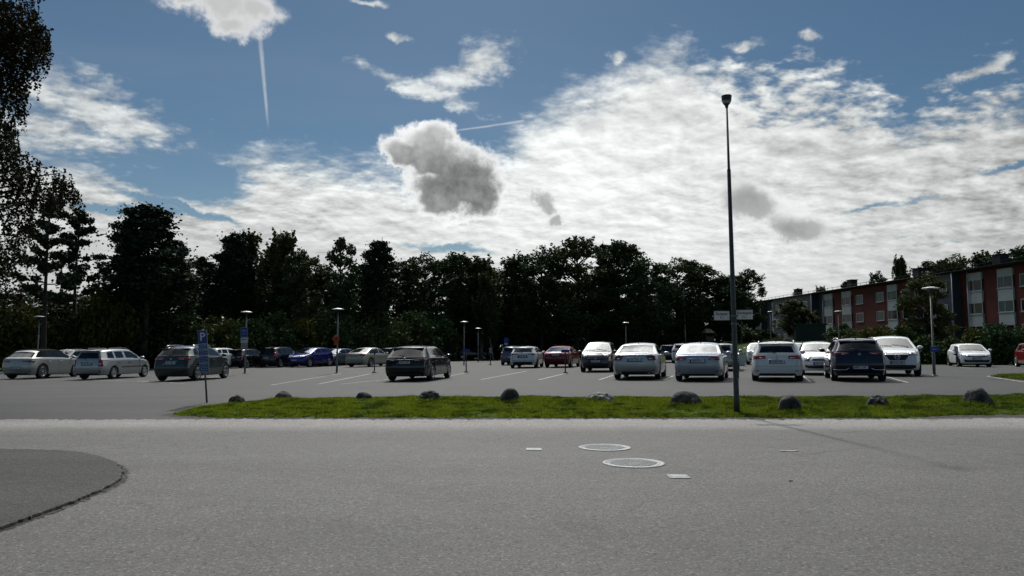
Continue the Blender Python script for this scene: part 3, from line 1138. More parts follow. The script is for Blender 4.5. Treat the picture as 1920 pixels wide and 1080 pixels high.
def make_car(kind, label, pm, over=None, px=None, heading=15.0, reverse=False, pl=0, cat='car', sub=2, wheel='five', rim='alloy',
             face='rear', badge=None, soft=False, rails=False, lights=None, fine=True, seams=True, group='cars parked on the lot', pos=None):
    k = dict(KIND[kind])
    if over: k.update(over)
    L, W, H = k['L'], k['W'], k['H']
    if pos: X, Y = pos
    else: X, Y = fit_car(px[0], px[1], px[2], heading, L, W)
    hh = heading + (180 if reverse else 0)
    root = empty('parked_car', (X, Y, T(X, Y) + 0.004), 0.0, label, cat, group)
    root.rotation_euler = (0, 0, R(90 - hh))
    # lie on the sloping lot
    fx, fy = math.sin(R(hh)), math.cos(R(hh))
    gx_ = (T(X + 1, Y) - T(X - 1, Y)) / 2
    gy_ = (T(X, Y + 1) - T(X, Y - 1)) / 2
    pitch = -(gx_ * fx + gy_ * fy)
    root.rotation_euler = (Matrix.Rotation(R(90 - hh), 3, 'Z') @ Matrix.Rotation(pitch, 3, 'Y') @ Matrix.Rotation(gx_ * -fy + gy_ * fx, 3, 'X')).to_euler()
    me = car_body(k, sub, soft)
    me.name = 'body'
    # centre: x from -L/2..L/2
    me.transform(Matrix.Translation((-L / 2, 0, 0)))
    full = bmesh.new(); full.from_mesh(me)
    bvh = BVHTree.FromBMesh(full)
    parts = split_parts(me, (2, 3, 4, 6) if soft else (2, 3, 4))
    me.materials.clear()
    for mm_ in (pm, M['seal'], M['glass'], M['glass'], M['glass'], M['trim'], M['trim']): me.materials.append(mm_)
    body = bpy.data.objects.new('body', me); COL.objects.link(body); body.parent = root
    nm = {2: 'side_window', 3: 'windshield', 4: 'rear_window', 6: 'soft_top'}
    for slot, lst in parts.items():
        for vs, ff in lst:
            if len(ff) < 3: continue
            mesh_obj(nm[slot], vs, ff, M['cloth_roof'] if slot == 6 else M['glass'], root, smooth=True)
    full.free()
    xr, xf = -L / 2, L / 2
    # cabin: seats and headrests seen through the glass
    bm = bmesh.new()
    for sx, n_ in ((L * 0.02, 2), (-L * 0.19, 3)):
        for q in range(n_):
            y = (q - (n_ - 1) / 2) * (0.72 if n_ == 2 else 0.46)
            box(bm, (sx, y, 0.74), (0.14, 0.50 if n_ == 2 else 0.44, 0.52), bevel=0.04)
            box(bm, (sx - 0.01, y, H - 0.36), (0.09, 0.25, 0.17), bevel=0.035)
    box(bm, (L * (k['ws0'] - 0.54), 0, k['belt'] - 0.07), (0.35, W * 0.78, 0.12), bevel=0.03)
    box(bm, (0, 0, 0.42), (L * 0.62, W * 0.74, 0.12), bevel=0.03)
    bm_obj('seats', bm, M['seat'], root)
    # wheels
    for wx in (xr + k['ro'], xf - k['fo']):
        for sg in (-1, 1):
            mt, mr, mdsk = make_wheel_mesh(k['wr'], wheel, rim)
            we = empty('wheel', (wx, sg * (W / 2 - 0.118), k['wr']))
            we.parent = root
            if sg < 0: we.rotation_euler = (0, 0, math.pi)
            for nme, mm_ in (('tyre', mt), ('rim', mr), ('brake_disc', mdsk)):
                o = bpy.data.objects.new(nme, mm_); COL.objects.link(o); o.parent = we
    bz = k['belt']
    # door mirrors
    mx = xr + L * (k['ws1'] + (k['ws0'] - k['ws1']) * 0.72)
    for sg in (-1, 1):
        bm = bmesh.new()
        bmesh.ops.create_uvsphere(bm, u_segments=14, v_segments=8, radius=1.0)
        bmesh.ops.transform(bm, matrix=Matrix.Translation((mx, sg * (W / 2 + 0.075), bz + 0.09)) @ Matrix.Diagonal((0.075, 0.115, 0.075, 1)), verts=bm.verts)
        box(bm, (mx, sg * (W / 2 - 0.03), bz + 0.035), (0.07, 0.12, 0.03))
        bm_obj('wing_mirror', bm, pm if k.get('mirror_paint', True) else M['trim'], root, smooth=True)
    # door seams, handles, sill strip
    ya = W / 2
    if seams:
        for sg in (-1, 1):
            dr = (0, -sg, 0)
            for s0 in (0.27, 0.47, 0.685):
                x = xr + L * s0
                tilt = -0.05 if s0 < 0.3 else 0.0
                panel('door_gap', bvh, [(x, sg * ya, 0.30), (x + 0.009, sg * ya, 0.30), (x + 0.009 + tilt, sg * ya, bz + 0.01), (x + tilt, sg * ya, bz + 0.01)], M['seal'], root, dr, 1, 8, 0.002, 0.004)
            for s0 in (0.285, 0.485):
                x = xr + L * s0
                z = bz - 0.13
                panel('door_handle', bvh, [(x, sg * ya, z), (x + 0.19, sg * ya, z - 0.004), (x + 0.19, sg * ya, z + 0.026), (x, sg * ya, z + 0.03)], k.get('handle', pm), root, dr, 4, 1, 0.028, 0.03)
            if k.get('sidestrip'):
                x0_, x1_, zz, hh_ = k['sidestrip']
                panel('rubbing_strip', bvh, [(xr + x0_, sg * ya, zz), (xr + x1_, sg * ya, zz), (xr + x1_, sg * ya, zz + hh_), (xr + x0_, sg * ya, zz + hh_)], k.get('stripmat', M['trim']), root, dr, 10, 1, 0.012, 0.02)
            if k.get('winchrome'):
                z = bz + 0.012
                panel('window_trim', bvh, [(xr + L * 0.12, sg * ya, z), (xr + L * 0.70, sg * ya, z - 0.02), (xr + L * 0.70, sg * ya, z - 0.004), (xr + L * 0.12, sg * ya, z + 0.016)], M['chrome'], root, dr, 14, 1, 0.006, 0.012)
    if rails:
        for sg in (-1, 1):
            bm = bmesh.new()
            yy = sg * (W / 2 - 0.015 - (H - 0.06 - bz) * 0.36 - 0.10)
            xs_ = lin(xr + L * 0.17, xr + L * 0.57, 8)
            pts = [(x, yy, H - 0.045 + 0.055 * math.sin(math.pi * i / 8) ** 0.35 if 0 < i < 8 else H - 0.06) for i, x in enumerate(xs_)]
            tube(bm, pts, [0.016] * 9, 8)
            bm_obj('roof_rail', bm, M['chrome'] if rails == 'chrome' else M['trim'], root)
    # aerial
    if not soft:
        bm = bmesh.new()
        xa = xr + L * (0.20 if k['deck'] is None else 0.36)
        hit = bvh.ray_cast(Vector((xa, 0, 3)), Vector((0, 0, -1)))
        za = hit[0].z if hit[0] else H
        tube(bm, [(xa + 0.06, 0, za - 0.01), (xa, 0, za + 0.03), (xa - 0.035, 0, za + 0.055)], [0.022, 0.016, 0.004], 8)
        bm_obj('aerial', bm, M['trim'], root)
    tz = k['tail']
    # ---------------- rear
    if face in ('rear', 'both'):
        d = (1, 0, 0)
        lt = lights or 'wide'
        zt = k.get('lz', bz - 0.10)
        x = xr
        yw = W / 2
        LM = M[k.get('lens', 'red_lens')]
        for sg in (-1, 1):
            da = (0.82, -0.57 * sg, 0)
            if lt == 'wide':       # broad lamps reaching into the tailgate
                cs = [(x, sg * (yw * 0.50), zt - 0.045), (x + 0.16, sg * (yw * 0.97), zt - 0.07), (x + 0.20, sg * (yw * 0.95), zt + 0.075), (x, sg * (yw * 0.53), zt + 0.06)]
            elif lt == 'tall':     # upright lamps by the window
                cs = [(x, sg * (yw * 0.76), zt - 0.20), (x + 0.12, sg * (yw * 0.99), zt - 0.22), (x + 0.14, sg * (yw * 0.90), zt + 0.16), (x, sg * (yw * 0.80), zt + 0.16)]
            elif lt == 'slim':
                cs = [(x, sg * (yw * 0.42), zt - 0.02), (x + 0.2, sg * (yw * 0.97), zt - 0.055), (x + 0.24, sg * (yw * 0.96), zt + 0.055), (x, sg * (yw * 0.45), zt + 0.04)]
            elif lt == 'c_shape':
                cs = [(x, sg * (yw * 0.62), zt - 0.11), (x + 0.14, sg * (yw * 0.97), zt - 0.11), (x + 0.20, sg * (yw * 0.95), zt + 0.10), (x, sg * (yw * 0.52), zt + 0.10)]
            lp = panel('tail_light', bvh, cs, LM, root, da, 6, 3, 0.014, 0.03)
            # reverse lamp inset
            mid = [Vector(c) for c in cs]
            q = lambda u, v: mid[0] * (1 - u) * (1 - v) + mid[1] * u * (1 - v) + mid[2] * u * v + mid[3] * (1 - u) * v
            panel('reverse_lamp', bvh, [q(0.12, 0.12), q(0.45, 0.12), q(0.45, 0.36), q(0.12, 0.36)], M['clear_lens'], lp, da, 2, 1, 0.018, 0.006)
            panel('reflector', bvh, [(x, sg * yw * 0.70, 0.37), (x, sg * yw * 0.90, 0.37), (x, sg * yw * 0.90, 0.405), (x, sg * yw * 0.70, 0.405)], M['reflector'], root, d, 2, 1, 0.010, 0.02)
        # bumper shut line, tailgate shut lines
        zs = k.get('bz', 0.56)
        panel('bumper_gap', bvh, [(x, -yw * 0.93, zs), (x, yw * 0.93, zs), (x, yw * 0.93, zs + 0.010), (x, -yw * 0.93, zs + 0.010)], M['seal'], root, d, 16, 1, 0.003, 0.004)
        for sg in (-1, 1):
            panel('tailgate_gap', bvh, [(x, sg * yw * 0.72, zs), (x, sg * (yw * 0.72 + 0.008), zs), (x, sg * (yw * 0.76 + 0.008), zt - 0.07), (x, sg * yw * 0.76, zt - 0.07)], M['seal'], root, d, 1, 4, 0.003, 0.004)
        # lower valance and exhaust side
        zv = k.get('val', 0.30)
        panel('lower_valance', bvh, [(x, -yw * 0.74, 0.21), (x, yw * 0.74, 0.21), (x, yw * 0.66, zv), (x, -yw * 0.66, zv)], M['trim'], root, d, 12, 3, 0.010, 0.03)
        pz = k.get('platez', bz - 0.20)
        hit = bvh.ray_cast(Vector((xr - 2, 0, pz)), Vector((1, 0, 0)))
        xp = min(hit[0].x, (bvh.ray_cast(Vector((xr - 2, 0.0, pz - 0.05)), Vector((1, 0, 0)))[0] or hit[0]).x) if hit[0] else xr
        # recess around the plate
        panel('plate_recess', bvh, [(x, -0.34, pz - 0.095), (x, 0.34, pz - 0.095), (x, 0.30, pz + 0.085), (x, -0.30, pz + 0.085)], k.get('recess', pm), root, d, 6, 3, 0.004, 0.01)
        plate(root, xp - 0.004, -1, pz, PLATES[pl % 12] if fine else None)
        if k.get('chromebar'):
            z = pz + 0.095
            panel('chrome_bar', bvh, [(x, -0.36, z), (x, 0.36, z), (x, 0.36, z + 0.02), (x, -0.36, z + 0.02)], M['chrome'], root, d, 6, 1, 0.014, 0.02)
        # badge
        zz = k.get('badgez', pz + 0.17)
        hit = bvh.ray_cast(Vector((xr - 2, 0, zz)), Vector((1, 0, 0)))
        if hit[0]:
            bm = bmesh.new()
            nn = hit[1] if hit[1].x < 0 else -hit[1]
            Mx = Matrix.Translation(hit[0] + nn * 0.012) @ nn.to_track_quat('Z', 'Y').to_matrix().to_4x4()
            for pr in ([(0.032, -0.01), (0.032, 0.004), (0.040, 0.006), (0.042, -0.01)],):
                lathe(bm, pr, 20, 'Z', M=Mx)
            for a in range(3):
                p0 = Mx @ Vector((-0.03 + a * 0.02, 0.022, 0.0)); p1 = Mx @ Vector((-0.01 + a * 0.02, -0.022 if a != 1 else -0.02, 0.0))
                tube(bm, [p0, p1], [0.004, 0.004], 5)
            bm_obj('badge', bm, M['chrome'], root)
        if k['deck'] is None and not soft:
            # roof spoiler and high brake lamp
            bm = bmesh.new()
            xe = xr + tz[-1][1] - 0.055
            zr = k.get('rearh', H - 0.075)
            w_ = (W / 2 - 0.015 - (zr - bz) * 0.36) * 1.78
            vv = box(bm, (xe + 0.06, 0, zr - 0.045), (0.20, w_, 0.035), bevel=0.012)
            bm_obj('roof_spoiler', bm, k.get('spoiler', pm), root)
            bm = bmesh.new()
            box(bm, (xe - 0.042, 0, zr - 0.048), (0.010, 0.30, 0.018))
            bm_obj('high_brake_lamp', bm, M['dark_lens'], root)
            # wiper
            hb = k['beltr'] + 0.05
            h1 = bvh.ray_cast(Vector((xr - 2, 0.0, hb)), Vector((1, 0, 0)))[0]
            h2 = bvh.ray_cast(Vector((xr - 2, 0.33, hb + 0.06)), Vector((1, 0, 0)))[0]
            if h1 and h2:
                bm = bmesh.new()
                tube(bm, [h1 + Vector((-0.03, 0, 0)), h2 + Vector((-0.02, 0, 0))], [0.012, 0.007], 6)
                bm_obj('rear_wiper', bm, M['trim'], root)
        if k.get('chromeline'):
            z = k['chromeline']
            for sg in (-1, 1):
                panel('chrome_line', bvh, [(x, sg * 0.34, z + 0.07), (x, sg * 0.44, z), (x, sg * 0.46, z + 0.025), (x, sg * 0.37, z + 0.085)], M['chrome'], root, d, 4, 1, 0.014, 0.02)
                panel('chrome_line', bvh, [(x, sg * 0.44, z), (x, sg * yw * 0.93, z + 0.005), (x, sg * yw * 0.93, z + 0.03), (x, sg * 0.44, z + 0.025)], M['chrome'], root, d, 6, 1, 0.014, 0.02)
        if k.get('exhaust'):
            for sg in ((-1, 1) if k['exhaust'] == 2 else (1,)):
                bm = bmesh.new()
                lathe(bm, [(0.03, -0.10), (0.036, -0.10), (0.038, 0.03), (0.030, 0.03), (0.028, -0.08)], 14, 'X', M=Matrix.Translation((xr + 0.09, sg * 0.55, 0.27)) @ Matrix.Rotation(math.pi, 4, 'Z'))
                bm_obj('exhaust_pipe', bm, M['chrome'], root)
    # ---------------- front
    if face in ('front', 'both'):
        d = (-1, 0, 0)
        x = xf
        yw = W / 2
        nz_ = k['nose']
        hz = k.get('hz', nz_ + 0.0)
        sty = k.get('hstyle', 'swept')
        for sg in (-1, 1):
            da = (-0.80, -0.60 * sg, 0)
            if sty == 'round':
                cs = [(x, sg * yw * 0.62, hz - 0.10), (x, sg * yw * 0.93, hz - 0.09), (x - 0.15, sg * yw * 0.93, hz + 0.10), (x, sg * yw * 0.64, hz + 0.10)]
            elif sty == 'slim':
                cs = [(x, sg * yw * 0.50, hz - 0.035), (x - 0.2, sg * yw * 0.97, hz - 0.02), (x - 0.3, sg * yw * 0.96, hz + 0.085), (x, sg * yw * 0.52, hz + 0.035)]
            else:
                cs = [(x, sg * yw * 0.54, hz - 0.06), (x - 0.2, sg * yw * 0.95, hz - 0.05), (x - 0.35, sg * yw * 0.94, hz + 0.13), (x, sg * yw * 0.60, hz + 0.06)]
            lp = panel('headlight', bvh, cs, M['clear_lens'], root, da, 6, 4, 0.012, 0.03)
            mid = [Vector(c) for c in cs]
            q = lambda u, v: mid[0] * (1 - u) * (1 - v) + mid[1] * u * (1 - v) + mid[2] * u * v + mid[3] * (1 - u) * v
            panel('lamp_surround', bvh, [q(0.08, 0.15), q(0.5, 0.15), q(0.5, 0.8), q(0.08, 0.8)], M['trim'], lp, da, 3, 2, 0.015, 0.006)
            panel('lamp_reflector', bvh, [q(0.18, 0.25), q(0.4, 0.25), q(0.4, 0.7), q(0.18, 0.7)], M['chrome'], lp, da, 2, 2, 0.019, 0.006)
            # fog lamp pocket
            panel('fog_lamp_recess', bvh, [(x, sg * yw * 0.62, 0.33), (x, sg * yw * 0.86, 0.34), (x, sg * yw * 0.86, 0.45), (x, sg * yw * 0.70, 0.43)], M['trim'], root, da, 3, 2, 0.010, 0.02)
        g = k.get('grille', (0.46, 0.07, 0.0))      # half width, half height, z offset
        gz = nz_ - 0.02 + g[2]
        gp = panel('grille', bvh, [(x, -g[0] * g[3] if len(g) > 3 else -g[0], gz - g[1]), (x, g[0] * g[3] if len(g) > 3 else g[0], gz - g[1]), (x, g[0], gz + g[1]), (x, -g[0], gz + g[1])], M['trim'], root, d, 12, 4, 0.010, 0.03)
        panel('grille_bar', bvh, [(x, -g[0] * 0.97, gz + g[1] * 0.72), (x, g[0] * 0.97, gz + g[1] * 0.72), (x, g[0] * 0.97, gz + g[1] * 0.9), (x, -g[0] * 0.97, gz + g[1] * 0.9)], M['chrome'], gp, d, 12, 1, 0.016, 0.01)
        li = k.get('intake', (0.52, 0.30, 0.42))
        panel('lower_intake', bvh, [(x, -li[0] * 0.9, li[1]), (x, li[0] * 0.9, li[1]), (x, li[0], li[2]), (x, -li[0], li[2])], M['trim'], root, d, 12, 3, 0.010, 0.03)
        pz = k.get('fplatez', 0.50)
        hit = bvh.ray_cast(Vector((xf + 2, 0, pz)), Vector((-1, 0, 0)))
        plate(root, (hit[0].x if hit[0] else xf) + 0.004, 1, pz, PLATES[pl % 12] if fine else None)
        hit = bvh.ray_cast(Vector((xf + 2, 0, gz + 0.01)), Vector((-1, 0, 0)))
        if hit[0]:
            bm = bmesh.new()
            br = k.get('badger', 0.055)
            Mx = Matrix.Translation(hit[0] + Vector((0.02, 0, 0))) @ Matrix.Rotation(math.pi / 2, 4, 'Y')
            lathe(bm, [(br * 0.82, -0.01), (br * 0.82, 0.006), (br, 0.008), (br * 1.02, -0.01)], 20, 'Z', M=Mx)
            tube(bm, [Mx @ Vector((-br * .5, -br * .6, 0)), Mx @ Vector((br * .15, 0, 0)), Mx @ Vector((-br * .5, br * .6, 0))], [0.006] * 3, 5)
            bm_obj('badge', bm, M['chrome'], root)
        # bonnet shut line, wipers
        z = k['hood']
        panel('bonnet_gap', bvh, [(x, -yw * 0.60, nz_ + 0.07), (x, yw * 0.60, nz_ + 0.07), (x, yw * 0.60, nz_ + 0.08), (x, -yw * 0.60, nz_ + 0.08)], M['seal'], root, d, 12, 1, 0.003, 0.004)
        bm = bmesh.new()
        xb = xr + L * k['ws0'] - 0.04
        for y0_, y1_ in ((0.55, -0.05), (-0.08, -0.62)):
            pts = []
            for u in (0, 0.5, 1):
                yy = y0_ + (y1_ - y0_) * u
                hit = bvh.ray_cast(Vector((xb + 0.02 - 0.12 * u, yy, 3)), Vector((0, 0, -1)))
                if hit[0]: pts.append(hit[0] + Vector((0.0, 0, 0.02)))
            if len(pts) > 1: tube(bm, pts, [0.008] * len(pts), 5)
        bm_obj('wipers', bm, M['trim'], root)
    return root


PAINT = {
    'silver': paint('silver', (0.42, 0.43, 0.44), 0.55, 0.3),
    'warm_silver': paint('warm_silver', (0.40, 0.40, 0.38), 0.5, 0.3),
    'blue_silver': paint('blue_silver', (0.34, 0.37, 0.42), 0.5, 0.3),
    'white': paint('white', (0.72, 0.73, 0.73), 0.0, 0.35),
    'cream': paint('cream', (0.40, 0.38, 0.31), 0.35, 0.32),
    'green_grey': paint('green_grey', (0.050, 0.066, 0.066), 0.5, 0.28),
    'black': paint('black', (0.004, 0.005, 0.006), 0.1, 0.25),
    'deep_green': paint('deep_green', (0.006, 0.010, 0.010), 0.15, 0.25),
    'navy': paint('navy', (0.004, 0.006, 0.022), 0.2, 0.28),
    'blue': paint('blue', (0.008, 0.016, 0.17), 0.45, 0.25),
    'red': paint('red', (0.15, 0.006, 0.010), 0.2, 0.28),
    'bordeaux': paint('bordeaux', (0.05, 0.015, 0.022), 0.4, 0.28),
    'plum': paint('plum', (0.045, 0.030, 0.040), 0.45, 0.28),
    'dark_grey': paint('dark_grey', (0.05, 0.055, 0.06), 0.5, 0.28),
    'steel_blue': paint('steel_blue', (0.10, 0.13, 0.17), 0.5, 0.28),
}
MC = make_car
P_ = PAINT
# front row of the left side, rears to the camera
MC('suv', 'silver beige compact car with a black cloth roof, leftmost in the row', P_['warm_silver'], dict(L=4.22, W=1.80, H=1.52, wr=0.36, belt=0.98, beltr=1.03, hood=0.95, nose=0.74, clad=True, platez=0.55, lens='dark_lens', g0=0.26, rearh=1.40, tail=((0.35, 0.08), (0.52, 0.0), (0.80, 0.03), (1.0, 0.06), (1.45, 0.75)), tumble=0.42),
   (8, 151, 710), 5, pl=0, soft=True, lights='slim', wheel='ten')
MC('wagon', 'light silver estate car with black rubbing strips on its doors', P_['silver'], dict(L=4.40, W=1.69, H=1.50, wr=0.30, handle=M['trim'], sidestrip=(1.55, 3.25, 0.56, 0.05), platez=0.77, badgez=0.9, ro=0.96, beltr=0.94, tail=((0.30, 0.06), (0.45, 0.0), (0.70, 0.02), (0.97, 0.08), (1.42, 0.26)), pill=[(0.42, 0.435), (0.24, 0.255)], lz=0.84, chromebar=False),
   (134, 287, 711), 6, pl=1, lights='tall', wheel='cover', rails='black')
MC('suv', 'dark grey green crossover behind the blue parking sign', P_['green_grey'], dict(L=4.36, W=1.81, H=1.59, clad=True, wr=0.35, lz=0.98, tumble=0.42, platez=0.80, handle=P_['green_grey'], bz=0.62, tail=((0.35, 0.08), (0.52, 0.0), (0.80, 0.03), (1.08, 0.13), (1.52, 0.55)), rearh=1.48),
   (285, 436, 714), 5, pl=2, lights='slim', wheel='five', rails='chrome')
MC('wagon', 'black estate car standing alone in the middle of the lot', P_['deep_green'], dict(L=4.80, W=1.88, H=1.465, wr=0.345, ro=1.05, platez=0.77, lz=0.86, lens='dark_lens', winchrome=True, tail=((0.30, 0.06), (0.45, 0.0), (0.70, 0.02), (0.92, 0.08), (1.40, 0.62)), tumble=0.42, belt=0.92, chromebar=True, bz=0.52),
   (718, 850, 714), 9, pl=3, lights='slim', wheel='split')
# front row right of the middle
MC('sedan', 'silver saloon with tall dark red tail lamps, between the plum hatchback and another silver saloon', P_['silver'], dict(L=4.63, W=1.86, H=1.48, rg0=0.10, rg1=0.30, deck=1.03, lz=0.88, platez=0.80, exhaust=2, val=0.34, lens='dark_lens', tumble=0.42, bz=0.60, badgez=0.95),
   (1146, 1252, 711), 16, pl=4, lights='c_shape', wheel='five')
MC('sedan', 'silver saloon with broad red tail lamps, directly left of the tall lamp post', P_['blue_silver'], dict(L=4.55, W=1.80, H=1.46, deck=1.0, rg0=0.12, lz=0.84, platez=0.76, exhaust=0, val=0.29, bz=0.60, badgez=0.90, chromebar=False),
   (1258, 1371, 714), 19, pl=5, lights='wide', wheel='ten')
MC('wagon', 'white estate car with roof rails and red tail lamps', P_['white'], dict(L=4.56, W=1.80, H=1.47, lz=0.87, platez=0.72, badgez=0.87, bz=0.55, spoiler=P_['white']),
   (1408, 1508, 714), 19, pl=6, lights='wide', wheel='ten', rails='chrome')
MC('suv', 'dark navy crossover with chrome strips along its rear bumper', P_['navy'], dict(L=4.33, W=1.81, H=1.545, wr=0.34, clad=False, lz=0.98, platez=0.50, chromeline=0.40, lens='dark_lens', badgez=0.96, belt=1.0, beltr=1.06, tumble=0.40, tail=((0.35, 0.08), (0.52, 0.0), (0.80, 0.03), (1.05, 0.10), (1.48, 0.50)), bz=0.64, recess=M['trim']),
   (1546, 1662, 714), 18, pl=7, lights='slim', wheel='split', rails='chrome')
# fronts to the camera
MC('suv', 'white crossover facing forward with a wide black grille, beside the navy crossover', P_['white'], dict(L=4.50, W=1.84, H=1.66, wr=0.355, hood=1.08, nose=0.84, belt=1.08, beltr=1.14, clad=True, zb=0.24, hz=0.90, hstyle='swept', grille=(0.47, 0.12, -0.04, 0.62), fplatez=0.56, badger=0.10, intake=(0.62, 0.30, 0.46)),
   (1625, 1726, 705), 21, reverse=True, face='front', pl=8, wheel='five')
MC('hatch', 'small white hatchback facing forward between the white estate and the navy crossover', P_['white'], dict(L=3.9, W=1.65, H=1.46, wr=0.30, ro=0.66, fo=0.78, hood=0.92, nose=0.68, ws0=0.80, ws1=0.60, hstyle='round', grille=(0.30, 0.05, 0.02), hz=0.70),
   (1499, 1572, 703), 19, reverse=True, face='front', pl=9, wheel='cover')
MC('hatch', 'white hatchback facing forward in front of the bushes at the far right', P_['white'], dict(L=4.27, W=1.79, H=1.45, hstyle='slim', grille=(0.50, 0.035, 0.0), intake=(0.68, 0.30, 0.42), hz=0.68),
   (1773, 1864, 688), 19, reverse=True, face='front', pl=10, wheel='split', rim='darkalloy')
MC('mini_mpv', 'dark plum tall hatchback facing forward beside the silver saloon', P_['plum'], dict(hstyle='round', hz=0.86, grille=(0.44, 0.05, -0.12), intake=(0.56, 0.30, 0.46), fplatez=0.58, hood=1.02, nose=0.84),
   (1087, 1161, 697.5), 14, reverse=True, face='front', pl=11, wheel='cover')
MC('hatch', 'white hatchback with narrow smoked tail lamps, beside the red saloon', P_['white'], dict(L=4.32, W=1.80, H=1.44, lens='dark_lens', lz=0.90, platez=0.76, val=0.42, bz=0.5, tail=((0.30, 0.06), (0.45, 0.0), (0.70, 0.02), (0.97, 0.09), (1.40, 0.48)), recess=M['trim']),
   (955, 1021, 690), 10, pl=0, lights='slim', wheel='five', rim='darkalloy', sub=1)
MC('sedan', 'red saloon with a wide rear window', P_['red'], dict(L=4.6, W=1.81, H=1.44, rg0=0.08, rg1=0.32, deck=1.0, lz=0.88, platez=0.83, lens='red_lens', tumble=0.42),
   (1017, 1091, 689), 16, pl=1, lights='wide', wheel='five', sub=1)
MC('wagon', 'steel blue estate car half hidden by the white hatchback', P_['steel_blue'], dict(L=4.4, W=1.78, H=1.48, platez=0.6),
   (935, 995, 684.5), 10, pl=2, lights='tall', sub=1)
# far left row
MC('sedan', 'pale beige saloon parked in the far row', P_['cream'], dict(L=4.82, W=1.86, H=1.50, deck=1.06, rg0=0.09, rg1=0.28, wr=0.34, lz=0.94, platez=0.90, bz=0.6, tumble=0.40),
   (645, 740, 688), 20, pl=3, lights='c_shape', wheel='five', sub=1)
MC('suv', 'bright blue crossover facing forward in the far row', P_['blue'], dict(L=4.36, W=1.80, H=1.55, wr=0.35, hstyle='slim', clad=False, grille=(0.3, 0.03, 0.04), fplatez=0.55, hood=0.98, nose=0.76, ws0=0.78, ws1=0.55, hz=0.84, roofpeak=0.40),
   (535, 627, 688.5), 200, face='front', pl=4, wheel='split', rim='alloy', sub=1)
MC('mini_mpv', 'black boxy people carrier beside the bright blue crossover', P_['black'], dict(L=4.25, W=1.82, H=1.62, wr=0.33, lz=1.02, platez=0.72, tail=((0.30, 0.05), (0.45, 0.0), (0.70, 0.02), (0.98, 0.05), (1.52, 0.20))),
   (485, 564, 689), 14, pl=5, lights='tall', wheel='five', sub=1)
MC('hatch', 'black hatchback behind the post with three stacked signs', P_['black'], dict(L=4.3, W=1.8, H=1.5, platez=0.8, winchrome=True),
   (420, 506, 690), 14, pl=6, lights='wide', wheel='five', sub=1)
MC('suv', 'white crossover showing over the bonnet of the grey green one', P_['white'], dict(L=4.3, W=1.8, H=1.58, platez=0.8),
   (372, 456, 691.5), 14, pl=7, lights='tall', wheel='five', sub=1, seams=False)
MC('hatch', 'white hatchback showing between the cloth roofed car and the silver estate', P_['white'], dict(L=4.1, W=1.75, H=1.52),
   (86, 170, 696.5), 10, reverse=True, face='front', pl=8, wheel='cover', sub=1, seams=False)
MC('hatch', 'teal grey hatchback between the bright blue crossover and the beige saloon', P_['steel_blue'], dict(L=4.2, W=1.78, H=1.47),
   (590, 668, 686), 200, face='front', pl=9, wheel='five', sub=1, seams=False)
MC('hatch', 'grey hatchback just behind the beige saloon', P_['dark_grey'], dict(L=4.2, W=1.78, H=1.48),
   (706, 780, 685.5), 20, pl=10, lights='wide', wheel='five', sub=1, seams=False)
MC('wagon', 'dark silver estate car standing far off at the tree line', P_['silver'], dict(L=4.5, W=1.78, H=1.48),
   pos=(-8.6, 93.0), heading=80, pl=0, lights='tall', sub=1, seams=False, fine=False)
MC('hatch', 'dark hatchback far off at the tree line beside the estate car', P_['navy'], dict(L=4.2, W=1.78, H=1.46),
   pos=(-5.0, 93.5), heading=80, pl=0, sub=1, seams=False, fine=False)
# behind the right row
MC('wagon', 'silver estate car mostly hidden behind the saloon left of the tall lamp post', P_['warm_silver'], dict(L=4.7, W=1.82, H=1.47),
   (1318, 1384, 695), 19, pl=1, lights='tall', sub=1, seams=False)
MC('suv', 'small white van like car facing forward, left behind the white estate', P_['white'], dict(L=4.1, W=1.75, H=1.55, hstyle='round'),
   (1397, 1450, 684), 19, reverse=True, face='front', pl=2, sub=1, seams=False)
MC('suv', 'dark navy car with a silver roof behind the white estate', P_['blue_silver'], dict(L=4.3, W=1.8, H=1.55, hstyle='slim'),
   (1468, 1520, 683), 19, reverse=True, face='front', pl=3, sub=1, seams=False)
MC('hatch', 'dark blue hatchback far behind, in the gap between the two silver saloons', P_['navy'], dict(L=4.2, W=1.78, H=1.48),
   (1238, 1272, 680), 14, pl=4, sub=1, seams=False)
MC('suv', 'white car far behind, just left of the saloon with broad tail lamps', P_['white'], dict(L=4.3, W=1.78, H=1.55),
   (1262, 1300, 681), 14, pl=5, sub=1, seams=False)
MC('hatch', 'red hatchback cut off by the right edge of the view', P_['red'], dict(L=4.1, W=1.75, H=1.48),
   (1911, 1990, 690), 19, reverse=True, face='front', pl=6, wheel='five', sub=1, seams=False)

# ------------------------------------------------------------------ street furniture
M['galv'] = simple('galvanised_steel', (0.13, 0.14, 0.145), 0.5, metal=0.4, var=0.25, scale=5)
M['polegreen'] = simple('grey_green_painted_steel', (0.030, 0.040, 0.043), 0.5, metal=0.1, var=0.3, scale=3)
M['lampdark'] = simple('dark_lamp_housing', (0.02, 0.021, 0.022), 0.5)
M['lampwhite'] = simple('white_lamp_disc', (0.6, 0.61, 0.6), 0.4, var=0.15)
M['opal'] = simple('opal_plastic', (0.4, 0.4, 0.38), 0.3)
M['signblue'] = simple('blue_sign_face', (0.012, 0.035, 0.24), 0.45, var=0.15, scale=4)
M['signblue2'] = simple('faded_blue_sign_face', (0.02, 0.09, 0.24), 0.45, var=0.3, scale=7)
M['signwhite'] = simple('white_sign_face', (0.55, 0.55, 0.53), 0.5, var=0.15, scale=5)
M['signgrey'] = simple('grey_sign_face', (0.3, 0.29, 0.31), 0.5, var=0.15)
M['signred'] = simple('red_sign_face', (0.5, 0.05, 0.02), 0.45)
